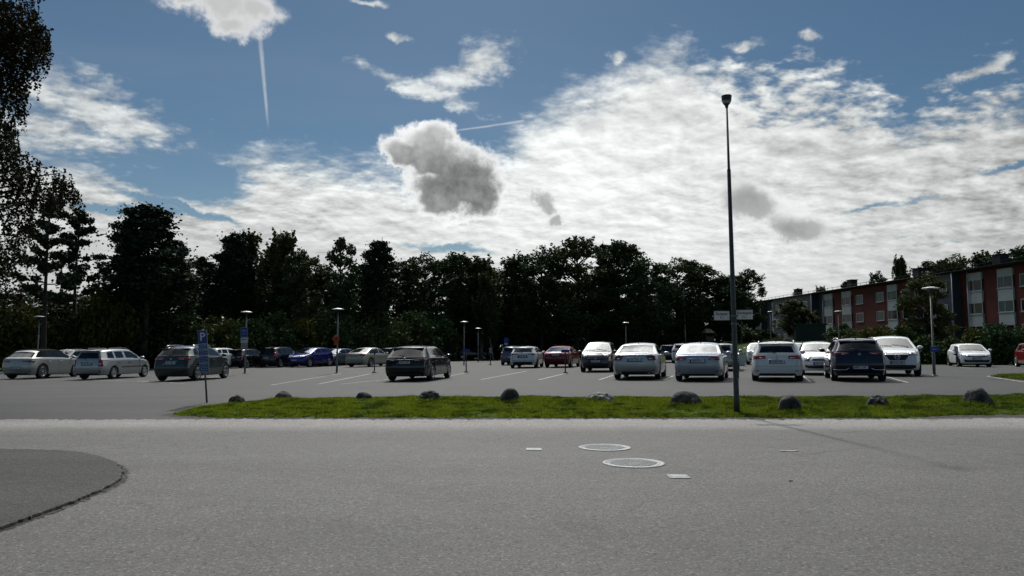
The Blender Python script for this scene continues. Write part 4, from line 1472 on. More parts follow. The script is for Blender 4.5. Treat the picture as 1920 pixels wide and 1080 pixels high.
M['signorange'] = simple('orange_sign_face', (0.35, 0.08, 0.02), 0.45)
M['signrim'] = simple('sign_edge_white', (0.42, 0.42, 0.45), 0.45)
M['iron'] = simple('cast_iron_polished', (0.19, 0.196, 0.20), 0.6, metal=0.1, var=0.3, scale=30, local=False)
M['iron_dark'] = simple('cast_iron_gaps', (0.25, 0.256, 0.26), 0.7, metal=0.0, var=0.4, scale=30, local=False)
M['wood'] = simple('weathered_wood', (0.10, 0.085, 0.07), 0.8, var=0.4, scale=8)


def on_ground(px, py): return at(px, py)


# tall street light
b = at(1382, 777)
lp = empty('street_light', b, 0, 'tall grey green street light carrying two white street name plates', 'street light')
s = FPX / b.y
bm = bmesh.new()
topP = onray(1363, 196, b.y - 0.02)
hh = topP.z - b.z
lean = Vector((topP.x - b.x, 0, 0))
pts = [Vector((0, 0, -0.05)), Vector((0, 0, 0.35)), Vector((0, 0, 0.37)), Vector((0, 0, 2.4)), Vector((0, 0, 5.6)), Vector((0, 0, 5.62)), Vector((0, 0, hh))]
pts = [p + lean * (p.z / hh) for p in pts]
tube(bm, pts, [0.068, 0.068, 0.062, 0.055, 0.042, 0.030, 0.022], 16)
bm_obj('pole', bm, M['polegreen'], lp)
bm = bmesh.new()
box(bm, (-0.0, -0.078, 1.0), (0.085, 0.02, 0.38), bevel=0.008)
bm_obj('service_hatch', bm, M['polegreen'], lp)
bm = bmesh.new()
for z in (2.02, 2.2):
    lathe(bm, [(0.074, z), (0.080, z + 0.003), (0.080, z + 0.03), (0.074, z + 0.033)], 16)
bm_obj('clamp', bm, M['galv'], lp)
tp = pts[-1]
hd = bmesh.new()
lathe(hd, [(0.030, -0.08), (0.042, -0.02), (0.075, 0.02), (0.108, 0.09), (0.120, 0.20), (0.122, 0.215), (0.001, 0.235)], 8, M=Matrix.Translation(tp) @ Matrix.Rotation(math.pi / 8, 4, 'Z'))
hdo = bm_obj('lamp_head', hd, M['lampdark'], lp)
bm = bmesh.new()
lathe(bm, [(0.078, 0.02), (0.111, 0.088), (0.108, 0.092), (0.07, 0.03)], 8, M=Matrix.Translation(tp) @ Matrix.Rotation(math.pi / 8, 4, 'Z'))
bm_obj('lamp_glass', bm, M['iron_dark'], hdo)
# street name plates
for x0, x1, y0, y1, ln1, ln2, lab, ang in ((1338.5, 1368, 583.5, 600, 'Skolgatan', '9-1', 'l', 0.10), (1381, 1411, 581.5, 598.5, 'Nordsgatan', '23-1', 'r', -0.10)):
    c = onray((x0 + x1) / 2, (y0 + y1) / 2, b.y)
    w_, h_ = (x1 - x0) / s, (y1 - y0) / s
    pl = empty('street_name_sign', c, ang, 'small white street name plate on the %s side of the tall street light' % ('left' if lab == 'l' else 'right'), 'sign', 'street name plates')
    bm = bmesh.new(); box(bm, (0, 0, 0), (w_, 0.012, h_), bevel=0.003)
    bm_obj('plate', bm, M['signwhite'], pl)
    bm = bmesh.new()
    for z in (h_ / 2 + 0.006, -h_ / 2 - 0.006):
        box(bm, (0, 0, z), (w_ + 0.02, 0.02, 0.010))
    box(bm, ((-1 if lab == 'r' else 1) * (w_ / 2 + 0.03), 0, 0.0), (0.06, 0.02, 0.03))
    bm_obj('bracket', bm, M['galv'], pl)
    for body_, z, sz in ((ln1, 0.038, 0.082), (ln2, -0.05, 0.082)):
        text_mesh('lettering', body_, sz, M['ink'], pl, Matrix.Translation((0, -0.0075, z)) @ Matrix.Rotation(math.pi / 2, 4, 'X'), squash=0.88)

# low disc lamps
def disc_lamp(px, py, H_, label, group='disc topped lamps on the lot', pos=None, lean=0.0):
    p = pos if pos is not None else at(px, py)
    r = empty('parking_lamp', p, 0, label, 'lamp post', group)
    bm = bmesh.new()
    tube(bm, [(0, 0, -0.1), (0, 0, 0.0), (0, 0, 1.2), (0, 0, 1.22), (0, 0, H_ - 0.15)], [0.06, 0.058, 0.056, 0.040, 0.034], 12)
    lathe(bm, [(0.13, 0.0), (0.13, 0.02), (0.075, 0.05)], 12)
    bm_obj('pole', bm, M['galv'], r)
    bm = bmesh.new()
    lathe(bm, [(0.045, H_ - 0.2), (0.06, H_ - 0.15), (0.13, H_ - 0.06), (0.14, H_ - 0.04), (0.001, H_ - 0.035)], 20)
    bm_obj('lamp_bowl', bm, M['lampdark'], r, smooth=True)
    bm = bmesh.new()
    lathe(bm, [(0.001, H_ + 0.05), (0.12, H_ + 0.04), (0.33, H_ - 0.005), (0.345, H_ - 0.02), (0.33, H_ - 0.03), (0.14, H_ - 0.02), (0.001, H_ - 0.025)], 28)
    bm_obj('lamp_shade', bm, M['lampwhite'], r, smooth=True)
    return r


def ray_at(px, D, H_):
    d = pix(px, 653)
    x = d.x / d.y * D
    return Vector((x, D, T(x, D)))


disc_lamp(631.5, 700, 3.62, 'disc topped lamp with a round red sign on its pole')
lb = disc_lamp(459, 701, 3.55, 'disc topped lamp with three stacked signs on its pole')
lc = disc_lamp(1752, 705, 3.62, 'disc topped lamp by the bushes with a small blue sign at bonnet height')
disc_lamp(870, 684, 3.5, 'disc topped lamp behind the lone black estate car, the taller looking of the near pair')
disc_lamp(896.5, 678.5, 3.3, 'disc topped lamp further back, just right of the taller looking one in the middle')
for px, D, lab in ((71, 49.5, 'disc topped lamp in front of the trees above the cloth roofed car'), (394, 78, 'small distant disc topped lamp right of the blue parking sign'),
                   (650, 95, 'faint distant lamp just right of the lamp with the round red sign'), (1098, 90, 'distant disc topped lamp above the gap beside the plum hatchback'),
                   (1174, 72, 'distant disc topped lamp above the saloon with tall tail lamps'), (1574, 70, 'disc topped lamp in front of the brick flats above the navy crossover'),
                   (1446, 90, 'distant disc topped lamp in front of the grey far end of the flats'), (919, 100, 'faint distant lamp beside the leaning tree trunk in the middle')):
    p = ray_at(px, D, 3.5)
    disc_lamp(0, 0, 3.65, lab, 'disc topped lamps beyond the lot', pos=p)

# signs on lamps (each hangs on a pole, things of their own)
def sign_at(name, px, py, Y, w_, h_, mat, label, cat='sign', rim=True, rz=0.0):
    c = onray(px, py, Y)
    r = empty(name, c, rz, label, cat)
    bm = bmesh.new(); box(bm, (0, 0, 0), (w_, 0.015, h_), bevel=0.004)
    bm_obj('sign_plate', bm, M['signrim'] if rim else mat, r)
    if rim:
        bm = bmesh.new(); box(bm, (0, -0.0095, 0), (w_ - 0.025, 0.005, h_ - 0.025))
        bm_obj('sign_face', bm, mat, r)
    bm = bmesh.new(); box(bm, (0, 0.03, h_ * 0.3), (0.16, 0.05, 0.03)); box(bm, (0, 0.03, -h_ * 0.3), (0.16, 0.05, 0.03))
    bm_obj('bracket', bm, M['galv'], r)
    return r


def strokes(r, w_, rows_, zs, mat, seed=1, y=-0.0135, hgt=0.012):
    """rows of small unreadable printing"""
    rg = random.Random(seed)
    bm = bmesh.new()
    for z, hg in zip(zs, rows_):
        x = -w_ / 2
        while x < w_ / 2 - 0.02:
            l_ = rg.uniform(0.015, 0.06)
            if x + l_ > w_ / 2: break
            box(bm, (x + l_ / 2, y, z), (l_, 0.003, hg))
            x += l_ + rg.uniform(0.008, 0.02)
    bm_obj('printing', bm, mat, r)


Yb = at(459, 701).y - 0.09
s_ = FPX / Yb
r = sign_at('parking_sign', 458, 623, Yb, 13.5 / s_, 18.5 / s_, M['signblue'], 'blue parking information sign, top of the three stacked on the lamp pole')
strokes(r, 0.30, [0.03, 0.02, 0.02], [0.12, 0.03, -0.10], M['signrim'], 3)
r = sign_at('arrow_sign', 458, 638, Yb, 13.5 / s_, 10 / s_, M['signwhite'], 'white sign with a black arrow mark, middle of the three stacked on the lamp pole', rim=False)
bm = bmesh.new()
box(bm, (0.02, -0.010, 0.03), (0.20, 0.004, 0.035)); box(bm, (-0.10, -0.010, 0.03), (0.05, 0.004, 0.075))
bm_obj('arrow', bm, M['ink'], r)
r = sign_at('notice_sign', 458, 648.5, Yb, 12.5 / s_, 9.5 / s_, M['signgrey'], 'grey notice plate, lowest of the three stacked on the lamp pole', rim=False)
strokes(r, 0.28, [0.02, 0.02], [0.04, -0.03], M['ink'], 5, y=-0.010)
Yc = lc.location.y - 0.09
s_ = FPX / Yc
r = sign_at('bay_sign', 1752.5, 655, Yc, 17 / s_, 9 / s_, M['signblue'], 'small blue sign on the lamp pole by the bushes', rim=False)
strokes(r, 0.26, [0.03], [0.0], M['signrim'], 7, y=-0.010)
# round red sign
Ya = at(631.5, 700).y - 0.08
c = onray(630, 635.5, Ya)
r = empty('round_sign', c, 0, 'round red sign on the pole of a disc topped lamp', 'sign')
bm = bmesh.new()
Mx = Matrix.Rotation(math.pi / 2, 4, 'X')
lathe(bm, [(0.001, 0.006), (0.19, 0.006), (0.195, 0.0), (0.19, -0.006), (0.001, -0.006)], 28, M=Mx)
bm_obj('sign_plate', bm, M['signred'], r)
bm = bmesh.new(); lathe(bm, [(0.001, 0.010), (0.12, 0.010), (0.122, 0.004)], 28, M=Mx)
bm_obj('sign_face', bm, M['signorange'], r)
bm = bmesh.new(); box(bm, (0, -0.0125, 0), (0.19, 0.003, 0.03)); box(bm, (0.01, -0.0125, 0.03), (0.10, 0.003, 0.03))
bm_obj('symbol', bm, M['ink'], r)
c2 = onray(630.5, 643, Ya)
r = empty('small_red_plate', c2, 0, 'narrow red plate hanging under the round red sign', 'sign')
bm = bmesh.new(); box(bm, (0, 0, -0.05), (0.28, 0.012, 0.12), bevel=0.003); bm_obj('sign_plate', bm, M['signorange'], r)
bm = bmesh.new(); box(bm, (0, 0.03, -0.05), (0.12, 0.05, 0.03)); bm_obj('bracket', bm, M['galv'], r)

# leaning parking sign at the tip of the verge
b = at(387, 755)
s = FPX / b.y
r = empty('parking_sign', b + Vector((0, 0, 0.0)), 0, 'blue parking sign with white P over stacked blue panels on a leaning post', 'sign')
tilt = math.atan2(387 - 376.5, 755 - 640)
r.rotation_euler = (0, -tilt, 0)
top = (755 - 619) / s
bm = bmesh.new(); tube(bm, [(0, 0.03, -0.25), (0, 0.03, top + 0.01)], [0.024, 0.024], 12)
bm_obj('post', bm, M['galv'], r)
w_ = 17.5 / s
def zz(py): return (755 - py) / s
panels = [(620, 645.5, 'signblue'), (646, 656.5, 'signblue2'), (657, 667.5, 'signblue'), (668, 681, 'signblue'), (681.5, 699, 'signblue2')]
for i, (ya_, yb_, mt_) in enumerate(panels):
    z0, z1 = zz(yb_), zz(ya_)
    bm = bmesh.new(); box(bm, (0, 0, (z0 + z1) / 2), (w_, 0.012, z1 - z0), bevel=0.003)
    o = bm_obj('sign_panel', bm, M['signrim'], r)
    bm = bmesh.new(); box(bm, (0, -0.008, (z0 + z1) / 2), (w_ - 0.018, 0.004, z1 - z0 - 0.018))
    bm_obj('sign_face', bm, M[mt_], o)
    if i:
        rg = random.Random(i)
        bm = bmesh.new()
        n_ = max(2, int((z1 - z0) / 0.045))
        for q in range(n_):
            z = z1 - (q + 0.7) * (z1 - z0) / (n_ + 0.4)
            x = -w_ * 0.36
            while x < w_ * 0.34:
                l_ = rg.uniform(0.012, 0.04)
                box(bm, (x + l_ / 2, -0.0115, z), (l_, 0.002, 0.011))
                x += l_ + rg.uniform(0.006, 0.014)
        bm_obj('printing', bm, M['signrim'], o)
zc_ = (zz(645.5) + zz(620)) / 2
text_mesh('letter_p', 'P', 0.30, M['signwhite'], r, Matrix.Translation((0, -0.0115, zc_ + 0.0)) @ Matrix.Rotation(math.pi / 2, 4, 'X'), thick=0.001)

# short posts with outlet heads along the bays
def outlet_post(px, py, top_py, label, head='box'):
    p = at(px, py)
    s = FPX / p.y
    h = (py - top_py) / s
    r = empty('outlet_post', p, 0.1, label, 'bollard', 'short posts between the bays')
    bm = bmesh.new()
    tube(bm, [(0, 0, -0.05), (0, 0, h - 0.05)], [0.034, 0.034], 10)
    lathe(bm, [(0.13, 0.0), (0.13, 0.025), (0.05, 0.09)], 12)
    bm_obj('post', bm, M['lampdark'] if head == 'tee' else M['galv'], r)
    bm = bmesh.new()
    if head == 'tee':
        box(bm, (0, -0.02, h - 0.07), (0.42, 0.05, 0.15), bevel=0.01)
        bm_obj('sign_head', bm, M['signblue'], r)
    elif head == 'box':
        box(bm, (0, -0.02, h - 0.22), (0.20, 0.15, 0.40), bevel=0.02)
        bm_obj('outlet_box', bm, M['signgrey'], r)
        bm = bmesh.new()
        box(bm, (0, -0.02, h - 0.52), (0.34, 0.12, 0.10), bevel=0.015)
        bm_obj('outlet_arm', bm, M['lampdark'], r)
    else:
        box(bm, (0, -0.02, h - 0.03), (0.12, 0.08, 0.10), bevel=0.01)
        bm_obj('outlet_box', bm, M['lampdark'], r)
outlet_post(702, 699, 661, 'thin dark post left of the lone black estate car', 'thin')
outlet_post(874, 698.5, 655, 'dark post with a blue crosswise head right of the lone black estate car', 'tee')
outlet_post(919.5, 684, 652, 'grey post with a pale box head further back left of the steel blue estate', 'box')
outlet_post(1060, 700, 656, 'dark post with a blue crosswise head in front of the red saloon', 'tee')
outlet_post(1794, 687.5, 649, 'grey post with a pale box head in front of the white hatchback by the bushes', 'box')

# far blue sign, flagpole, playhouse, low green shed
p = ray_at(949, 72, 0)
r = empty('blue_sign', p, 0, 'far blue sign on a post above the steel blue estate', 'sign')
bm = bmesh.new(); tube(bm, [(0, 0, -0.1), (0, 0, 2.3)], [0.03, 0.03], 8); bm_obj('post', bm, M['galv'], r)
bm = bmesh.new(); box(bm, (0, -0.04, 1.95), (0.42, 0.015, 0.72), bevel=0.004); bm_obj('sign_plate', bm, M['signblue'], r)
bm = bmesh.new(); box(bm, (0, -0.052, 1.72), (0.32, 0.006, 0.16)); bm_obj('sign_mark', bm, M['signrim'], r)

p = ray_at(1286, 95, 0)
r = empty('flagpole', p, 0, 'slim white flagpole with a furled pennant before the dark trees', 'flagpole')
r.rotation_euler = (0, R(-1.0), 0)
bm = bmesh.new(); tube(bm, [(0, 0, -0.2), (0, 0, 3), (0, 0, 8.1)], [0.075, 0.065, 0.03], 10); lathe(bm, [(0.001, 8.2), (0.06, 8.16), (0.06, 8.1), (0.001, 8.08)], 10)
bm_obj('pole', bm, M['lampwhite'], r)
bm = bmesh.new()
tube(bm, [(0.03, 0, 7.9), (-0.12, 0.02, 7.2), (0.0, 0.02, 6.2), (-0.05, 0, 5.2)], [0.03, 0.10, 0.12, 0.02], 7)
bm_obj('pennant', bm, M['signgrey'], r)

p = ray_at(1328, 92, 0)
r = empty('playhouse', p, 0.3, 'small wooden playhouse with a pale roof before the dark trees', 'playhouse')
bm = bmesh.new()
for x, y in ((-.7, -.6), (.7, -.6), (-.7, .6), (.7, .6)): box(bm, (x, y, 1.0), (0.1, 0.1, 2.0))
box(bm, (0, 0, 0.9), (1.5, 1.3, 0.08)); box(bm, (0, -0.62, 1.25), (1.3, 0.04, 0.5)); box(bm, (1.2, 0, 0.75), (1.0, 0.7, 0.06))
bm_obj('frame', bm, M['wood'], r)
bm = bmesh.new()
vs = [bm.verts.new(v) for v in ((-.95, -.85, 2.0), (.95, -.85, 2.0), (.95, .85, 2.0), (-.95, .85, 2.0), (-.5, 0, 2.55), (.5, 0, 2.55))]
for f in ((0, 1, 5, 4), (2, 3, 4, 5), (1, 2, 5), (3, 0, 4), (3, 2, 1, 0)): bm.faces.new([vs[i] for i in f])
bm_obj('roof', bm, M['wood'], r)
r.scale = (0.72, 0.72, 0.92)

p = ray_at(1518, 96, 0); p.z = T(p.x, p.y)
r = empty('shed', p, R(-12), 'low dark green shed in front of the grey part of the flats', 'shed')
M['shedgreen'] = simple('dark_green_boards', (0.015, 0.032, 0.028), 0.7, var=0.3, scale=9)
bm = bmesh.new(); box(bm, (0, 0, 1.1), (3.6, 2.6, 2.2))
for i in range(14): box(bm, (-1.75 + i * 0.27, -1.315, 1.1), (0.03, 0.03, 2.1))
bm_obj('wall', bm, M['shedgreen'], r)
bm = bmesh.new(); box(bm, (0, 0, 2.28), (4.0, 3.0, 0.14), bevel=0.02); bm_obj('roof', bm, M['lampdark'], r)

# small waste container seen beyond the tall lamp post
p = at(1391, 686)
r = empty('waste_container', p, 0.1, 'small pale container standing right of the tall lamp post', 'container')
bm = bmesh.new(); box(bm, (0, 0, 0.38), (0.42, 0.42, 0.76), bevel=0.05); bm_obj('bin', bm, M['signwhite'], r)
bm = bmesh.new(); box(bm, (0, 0, 0.80), (0.46, 0.46, 0.07), bevel=0.03); bm_obj('lid', bm, M['signgrey'], r)

# ------------------------------------------------------------------ covers in the carriageway
def manhole(px, py, wpx, label, seed):
    p = at(px, py)
    rad = wpx / 2 * p.y / FPX
    r = empty('manhole_cover', (p.x, p.y, 0.012), 0.2 * seed, label, 'manhole cover', 'iron manhole covers in the road')
    bm = bmesh.new()
    lathe(bm, [(rad, 0.001), (rad, 0.008), (rad * 0.97, 0.011), (rad * 0.86, 0.011), (rad * 0.85, 0.004), (rad * 0.80, 0.004)], 48)
    bm_obj('ring', bm, M['iron'], r)
    bm = bmesh.new()
    lathe(bm, [(rad * 0.84, 0.004), (rad * 0.83, 0.009), (rad * 0.78, 0.009), (rad * 0.775, 0.005), (0.001, 0.005)], 48)
    co = bm_obj('cover', bm, M['iron_dark'], r)
    bm = bmesh.new()
    st_ = rad * 0.115
    n_ = int(rad * 0.74 / st_)
    for i in range(-n_, n_ + 1):
        for j in range(-n_, n_ + 1):
            x, y = i * st_, j * st_
            if math.hypot(x, y) < rad * 0.73 and not (abs(i) < 2 and abs(j) < 1):
                box(bm, (x, y, 0.008), (st_ * 0.66, st_ * 0.66, 0.006), R(45) if (i + j) % 2 else 0)
    bm_obj('tread', bm, M['iron'], co)
manhole(1134, 841, 97, 'round iron manhole cover, the farther of the two', 1)
manhole(1188, 870.5, 115, 'round iron manhole cover, the nearer and larger of the two', 2)


def valve(px, py, wpx, hpx, label, kind=0, rz=0.0):
    p = at(px, py)
    w_ = wpx * p.y / FPX
    l_ = 0.0
    d = at(px, py - hpx / 2).y - at(px, py + hpx / 2).y
    r = empty('valve_cover', (p.x, p.y, 0.012), rz, label, 'valve cover', 'small valve covers in the road')
    bm = bmesh.new()
    if kind == 2:
        for sx in (-1, 1):
            lathe(bm, [(0.04, 0.001), (0.04, 0.010), (0.001, 0.011)], 14, M=Matrix.Translation((sx * w_ * 0.38, 0, 0)))
        box(bm, (0, 0, 0.006), (w_ * 0.6, d * 0.35, 0.008), bevel=0.002)
    else:
        box(bm, (0, 0, 0.005), (w_, d, 0.009), bevel=0.003)
        for sx in (-1, 1): box(bm, (sx * w_ * 0.36, 0, 0.0105), (w_ * 0.12, d * 0.4, 0.004))
    bm_obj('lid', bm, M['iron'], r)
    if kind != 2:
        bm = bmesh.new()
        box(bm, (0, 0, 0.0105), (w_ * 0.4, d * 0.25, 0.003))
        bm_obj('slot', bm, M['iron_dark'], r)
valve(1001, 844.5, 28, 4, 'small pale valve cover left of both manhole covers')
valve(1272, 896, 38, 7, 'small pale valve cover nearest to the camera', rz=0.0)
valve(1480, 848, 31, 5, 'bone shaped valve cover on the right', 2)
# a bit of debris and litter
p = at(1483, 904.5)
bm = bmesh.new()
bmesh.ops.create_icosphere(bm, subdivisions=2, radius=1)
rg = random.Random(3)
for v in bm.verts: v.co = Vector((v.co.x * 0.022, v.co.y * 0.02, max(0, v.co.z) * 0.014)) * rg.uniform(0.75, 1.2)
o = bm_obj('pebble', bm, M['soil']); o.location = (p.x, p.y, 0.012)
tag(o, 'small dark lump lying on the road, right of the nearest valve cover', 'pebble')
p = at(188, 926)
bm = bmesh.new(); box(bm, (0, 0, 0.012), (0.035, 0.014, 0.012), 0.5, bevel=0.003)
o = bm_obj('litter', bm, M['signwhite']); o.location = (p.x, p.y + 0.02, 0.02)
tag(o, 'tiny white scrap lying on the edge of the raised pavement', 'litter')

# ------------------------------------------------------------------ boulders on the verge
def rock_mat(name, c0, c1, moss):
    m, t, b = new_mat(name)
    co = locco(t)
    n = noise(t, co, 2.2, 6, 0.65); n2 = noise(t, co, 9.0, 5, 0.7); n3 = noise(t, co, 30.0, 3, 0.6)
    c = mixc(t, n2.ss(0.35, 0.68), tuple(x * 0.42 for x in c0), tuple(x * 0.5 for x in c1))
    c = mixc(t, (n.ss(0.56, 0.66) * n3.ss(0.4, 0.6)), c, (0.22, 0.23, 0.21))
    c = mixc(t, n.ss(0.44, 0.30) * moss, c, (0.02, 0.035, 0.008))
    t.links.new(c, b.inputs['Base Color'])
    b.inputs['Roughness'].default_value = 0.9
    bump(t, b, n2 + n3 * 0.6, 0.8, 0.03)
    return m
M['rock'] = rock_mat('dark_granite', (0.025, 0.026, 0.028), (0.075, 0.075, 0.078), 0.9)
M['rockpale'] = rock_mat('pale_lichen_granite', (0.14, 0.14, 0.13), (0.46, 0.46, 0.44), 0.2)
rocks = [(440, 757, 30, 14, 'rock', 'low mossy boulder at the left tip of the verge beside the parking sign', 1, 0.9),
         (529, 755, 35, 20, 'rock', 'rounded dark boulder, second from the left on the verge', 2, 0.5),
         (680, 751, 28, 15, 'rock', 'smallest dark boulder, third from the left on the verge', 3, 0.5),
         (804, 753, 39, 21, 'rock', 'dark boulder with a pale lichen top below the lone black estate car', 4, 0.9),
         (956, 757, 40, 29, 'rock', 'smooth dome shaped boulder in the middle of the verge', 5, 0.15),
         (1127, 758, 55, 20, 'rockpale', 'low pale speckled rock on the verge', 6, 1.1),
         (1291, 766, 58, 31, 'rock', 'broad dark boulder below the saloon with broad tail lamps', 7, 0.3),
         (1487, 776, 44, 36, 'rock', 'upright dark boulder at the front edge right of the tall lamp post', 8, 0.4),
         (1653, 768, 43, 27, 'rock', 'angular dark boulder with a pale crest below the navy crossover', 9, 1.2),
         (1843, 765, 52, 36, 'rock', 'largest dark boulder, rightmost on the verge', 10, 0.5)]
from mathutils import noise as mn
for px, py, w_, h_, mt_, lab, sd, jag in rocks:
    p = at(px, py)
    s = FPX / p.y
    a, hgt = w_ / s / 2, h_ / s * 0.92
    bm = bmesh.new()
    bmesh.ops.create_icosphere(bm, subdivisions=5, radius=1)
    off = Vector((sd * 7.3, sd * 3.1, sd))
    for v in bm.verts:
        q = v.co.copy()
        d = 1 + 0.20 * mn.noise(q * 0.9 + off) + 0.13 * jag * mn.noise(q * 2.3 + off) + 0.07 * jag * mn.noise(q * 5 + off) + 0.03 * mn.noise(q * 11 + off)
        if jag > 0.8: d += 0.10 * (abs(mn.noise(q * 3 + off * 2)) - 0.3)
        q = q * d
        sg = 1 if q.z > 0 else -1
        v.co = Vector((q.x * a * 1.02, q.y * a * 0.85, sg * (abs(q.z) ** 0.85) * hgt * 1.02))
    o = bm_obj('boulder', bm, M[mt_], smooth=True)
    o.location = (p.x, p.y + a * 0.6, T(p.x, p.y) + 0.015)
    tag(o, lab, 'boulder', 'boulders along the verge')

# ------------------------------------------------------------------ grass of the verge
m, t, b_ = new_mat('grass_blades')
at_ = t.nodes.new('ShaderNodeAttribute'); at_.attribute_name = 'tone'
tone = E(t, at_.outputs['Fac'])
pos_ = objco(t)
big = noise(t, pos_, 0.9, 4, 0.6)
c = mixc(t, tone, (0.080, 0.130, 0.010), (0.225, 0.265, 0.018))
c = mixc(t, big.ss(0.52, 0.75) * 0.6, c, (0.15, 0.165, 0.022))
c = mixc(t, noise(t, pos_, 2.2, 4, 0.7).ss(0.46, 0.62) * 0.85, c, (0.020, 0.042, 0.008))
sx_ = t.nodes.new('ShaderNodeSeparateXYZ'); t.links.new(pos_, sx_.inputs[0])
c = mixc(t, E(t, sx_.outputs[0]).ss(2.0, 9.0) * noise(t, pos_, 0.5, 3).ss(0.35, 0.6) * 0.6, c, (0.045, 0.070, 0.012))
t.links.new(c, b_.inputs['Base Color'])
b_.inputs['Roughness'].default_value = 0.6
b_.inputs['Specular IOR Level'].default_value = 0.04
tr = t.nodes.new('ShaderNodeBsdfTranslucent'); t.links.new(c, tr.inputs[0])
mx = t.nodes.new('ShaderNodeMixShader'); mx.inputs[0].default_value = 0.35
t.links.new(b_.outputs[0], mx.inputs[1]); t.links.new(tr.outputs[0], mx.inputs[2])
t.links.new(mx.outputs[0], t.nodes['Material Output'].inputs[0])
M['blades'] = m


def blades(name, pts, hts, mat, seed, label=None, wid=0.012):
    r = np.random.RandomState(seed)
    n = len(pts)
    ang = r.uniform(0, 2 * np.pi, n)
    ln = r.normal(0, 0.45, (n, 2)) * hts[:, None]
    w = wid * r.uniform(0.7, 1.6, n)
    dx = np.stack([np.cos(ang) * w, np.sin(ang) * w, np.zeros(n)], 1)
    tip = pts + np.stack([ln[:, 0], ln[:, 1], hts], 1)
    V = np.empty((n * 3, 3), np.float32)
    V[0::3] = pts - dx; V[1::3] = pts + dx; V[2::3] = tip
    me = bpy.data.meshes.new(name)
    me.vertices.add(n * 3); me.vertices.foreach_set('co', V.ravel())
    me.loops.add(n * 3); me.loops.foreach_set('vertex_index', np.arange(n * 3, dtype=np.int32))
    me.polygons.add(n); me.polygons.foreach_set('loop_start', np.arange(0, n * 3, 3, dtype=np.int32)); me.polygons.foreach_set('loop_total', np.full(n, 3, np.int32))
    at2 = me.attributes.new('tone', 'FLOAT', 'FACE'); at2.data.foreach_set('value', r.uniform(0, 1, n).astype(np.float32))
    me.update(); me.validate()
    me.materials.append(mat)
    o = bpy.data.objects.new(name, me); COL.objects.link(o)
    o['kind'] = 'stuff'
    if label: o['label'] = label
    return o


r = np.random.RandomState(5)
NB = 190000
xs = r.uniform(vx0 + 0.05, 15.0, NB)
xtab = np.linspace(vx0, 16.5, 400)
f0 = np.interp(xs, xtab, [vf(x) for x in xtab]); f1 = np.interp(xs, xtab, [vback(x) for x in xtab])
u = r.uniform(-0.015, 1.01, NB)
u = np.where(u < 0.09, u + np.array([0.05 * (mn.noise(Vector((x * 4.0, 0, 2))) + mn.noise(Vector((x * 13.0, 0, 9)))) for x in xs]), u)
ys = f0 + (f1 - f0) * u
keep = r.uniform(0, 1, NB) < np.clip((f1 - f0) / 4.5, 0.12, 1.0)
xs, ys, u = xs[keep], ys[keep], u[keep]
zs_ = np.array([T(x, y) + vz(x, y, max(0, min(1, q))) + 0.01 for x, y, q in zip(xs, ys, u)])
hn = np.array([mn.noise(Vector((x * 0.9, y * 0.9, 0))) + 0.6 * mn.noise(Vector((x * 3.1, y * 3.1, 5))) for x, y in zip(xs, ys)])
hts = np.clip(0.042 + 0.045 * hn, 0.015, 0.14) * r.uniform(0.6, 1.35, len(xs))
tall = np.zeros(len(xs))
for px, py, w_, h_, *_x in rocks:
    p = at(px, py)
    dd = np.hypot(xs - p.x, (ys - p.y))
    tall = np.maximum(tall, np.clip(1.3 - dd / 0.55, 0, 1))
hts = hts * (1 + tall * 0.9)
blades('grass', np.stack([xs, ys, zs_], 1), hts, M['blades'], 6, 'short bright green grass of the verge')

# ------------------------------------------------------------------ flats on the right
FP = Vector((53.8, 81.0)); FD = Vector((-4.9, 63.0)).normalized()
def t_of(px):
    d = pix(px, 600)
    k = d.x / d.y
    # FP.x + FD.x t = k (FP.y + FD.y t)
    return (k * FP.y - FP.x) / (FD.x - k * FD.y)
m, t, b_ = new_mat('red_brick')
co = locco(t)
br = t.nodes.new('ShaderNodeTexBrick')
sp = t.nodes.new('ShaderNodeSeparateXYZ'); t.links.new(co, sp.inputs[0])
t.links.new(XYZ(t, E(t, sp.outputs[0]), E(t, sp.outputs[2]), 0.0), br.inputs['Vector'])
br.inputs['Scale'].default_value = 4.0
br.inputs['Color1'].default_value = (0.165, 0.032, 0.026, 1)
br.inputs['Color2'].default_value = (0.12, 0.026, 0.022, 1)
br.inputs['Mortar'].default_value = (0.06, 0.034, 0.03, 1)
br.inputs['Mortar Size'].default_value = 0.012
nz = noise(t, co, 0.5, 4)
t.links.new(mixc(t, nz.ss(0.35, 0.7) * 0.5, br.outputs[0], (0.045, 0.011, 0.010)), b_.inputs['Base Color'])
b_.inputs['Roughness'].default_value = 0.9
M['brick'] = m
M['greyboard'] = simple('blue_grey_cladding', (0.042, 0.047, 0.068), 0.8, var=0.15, scale=0.8)
M['greylight'] = simple('light_grey_panel', (0.42, 0.43, 0.455), 0.6, var=0.08, scale=0.7)
M['roofing'] = simple('black_roofing', (0.018, 0.018, 0.02), 0.9, var=0.3, scale=2)
M['wframe'] = simple('white_window_frame', (0.42, 0.43, 0.44), 0.5)
M['wglass'] = simple('house_window_glass', (0.008, 0.010, 0.012), 0.1, var=0.1, spec=0.18)
M['wcurtain'] = simple('pale_blind_behind_glass', (0.07, 0.10, 0.10), 0.3, var=0.15, spec=0.2)
M['drain'] = simple('white_downpipe', (0.4, 0.41, 0.43), 0.5)

ang = math.atan2(FD.y, FD.x)
ZB = 2.0
bld = empty('apartment_building', (FP.x, FP.y, ZB), ang, 'long three storey block of flats in red brick and blue grey cladding with white bays', 'building')
EAVE = 8.42
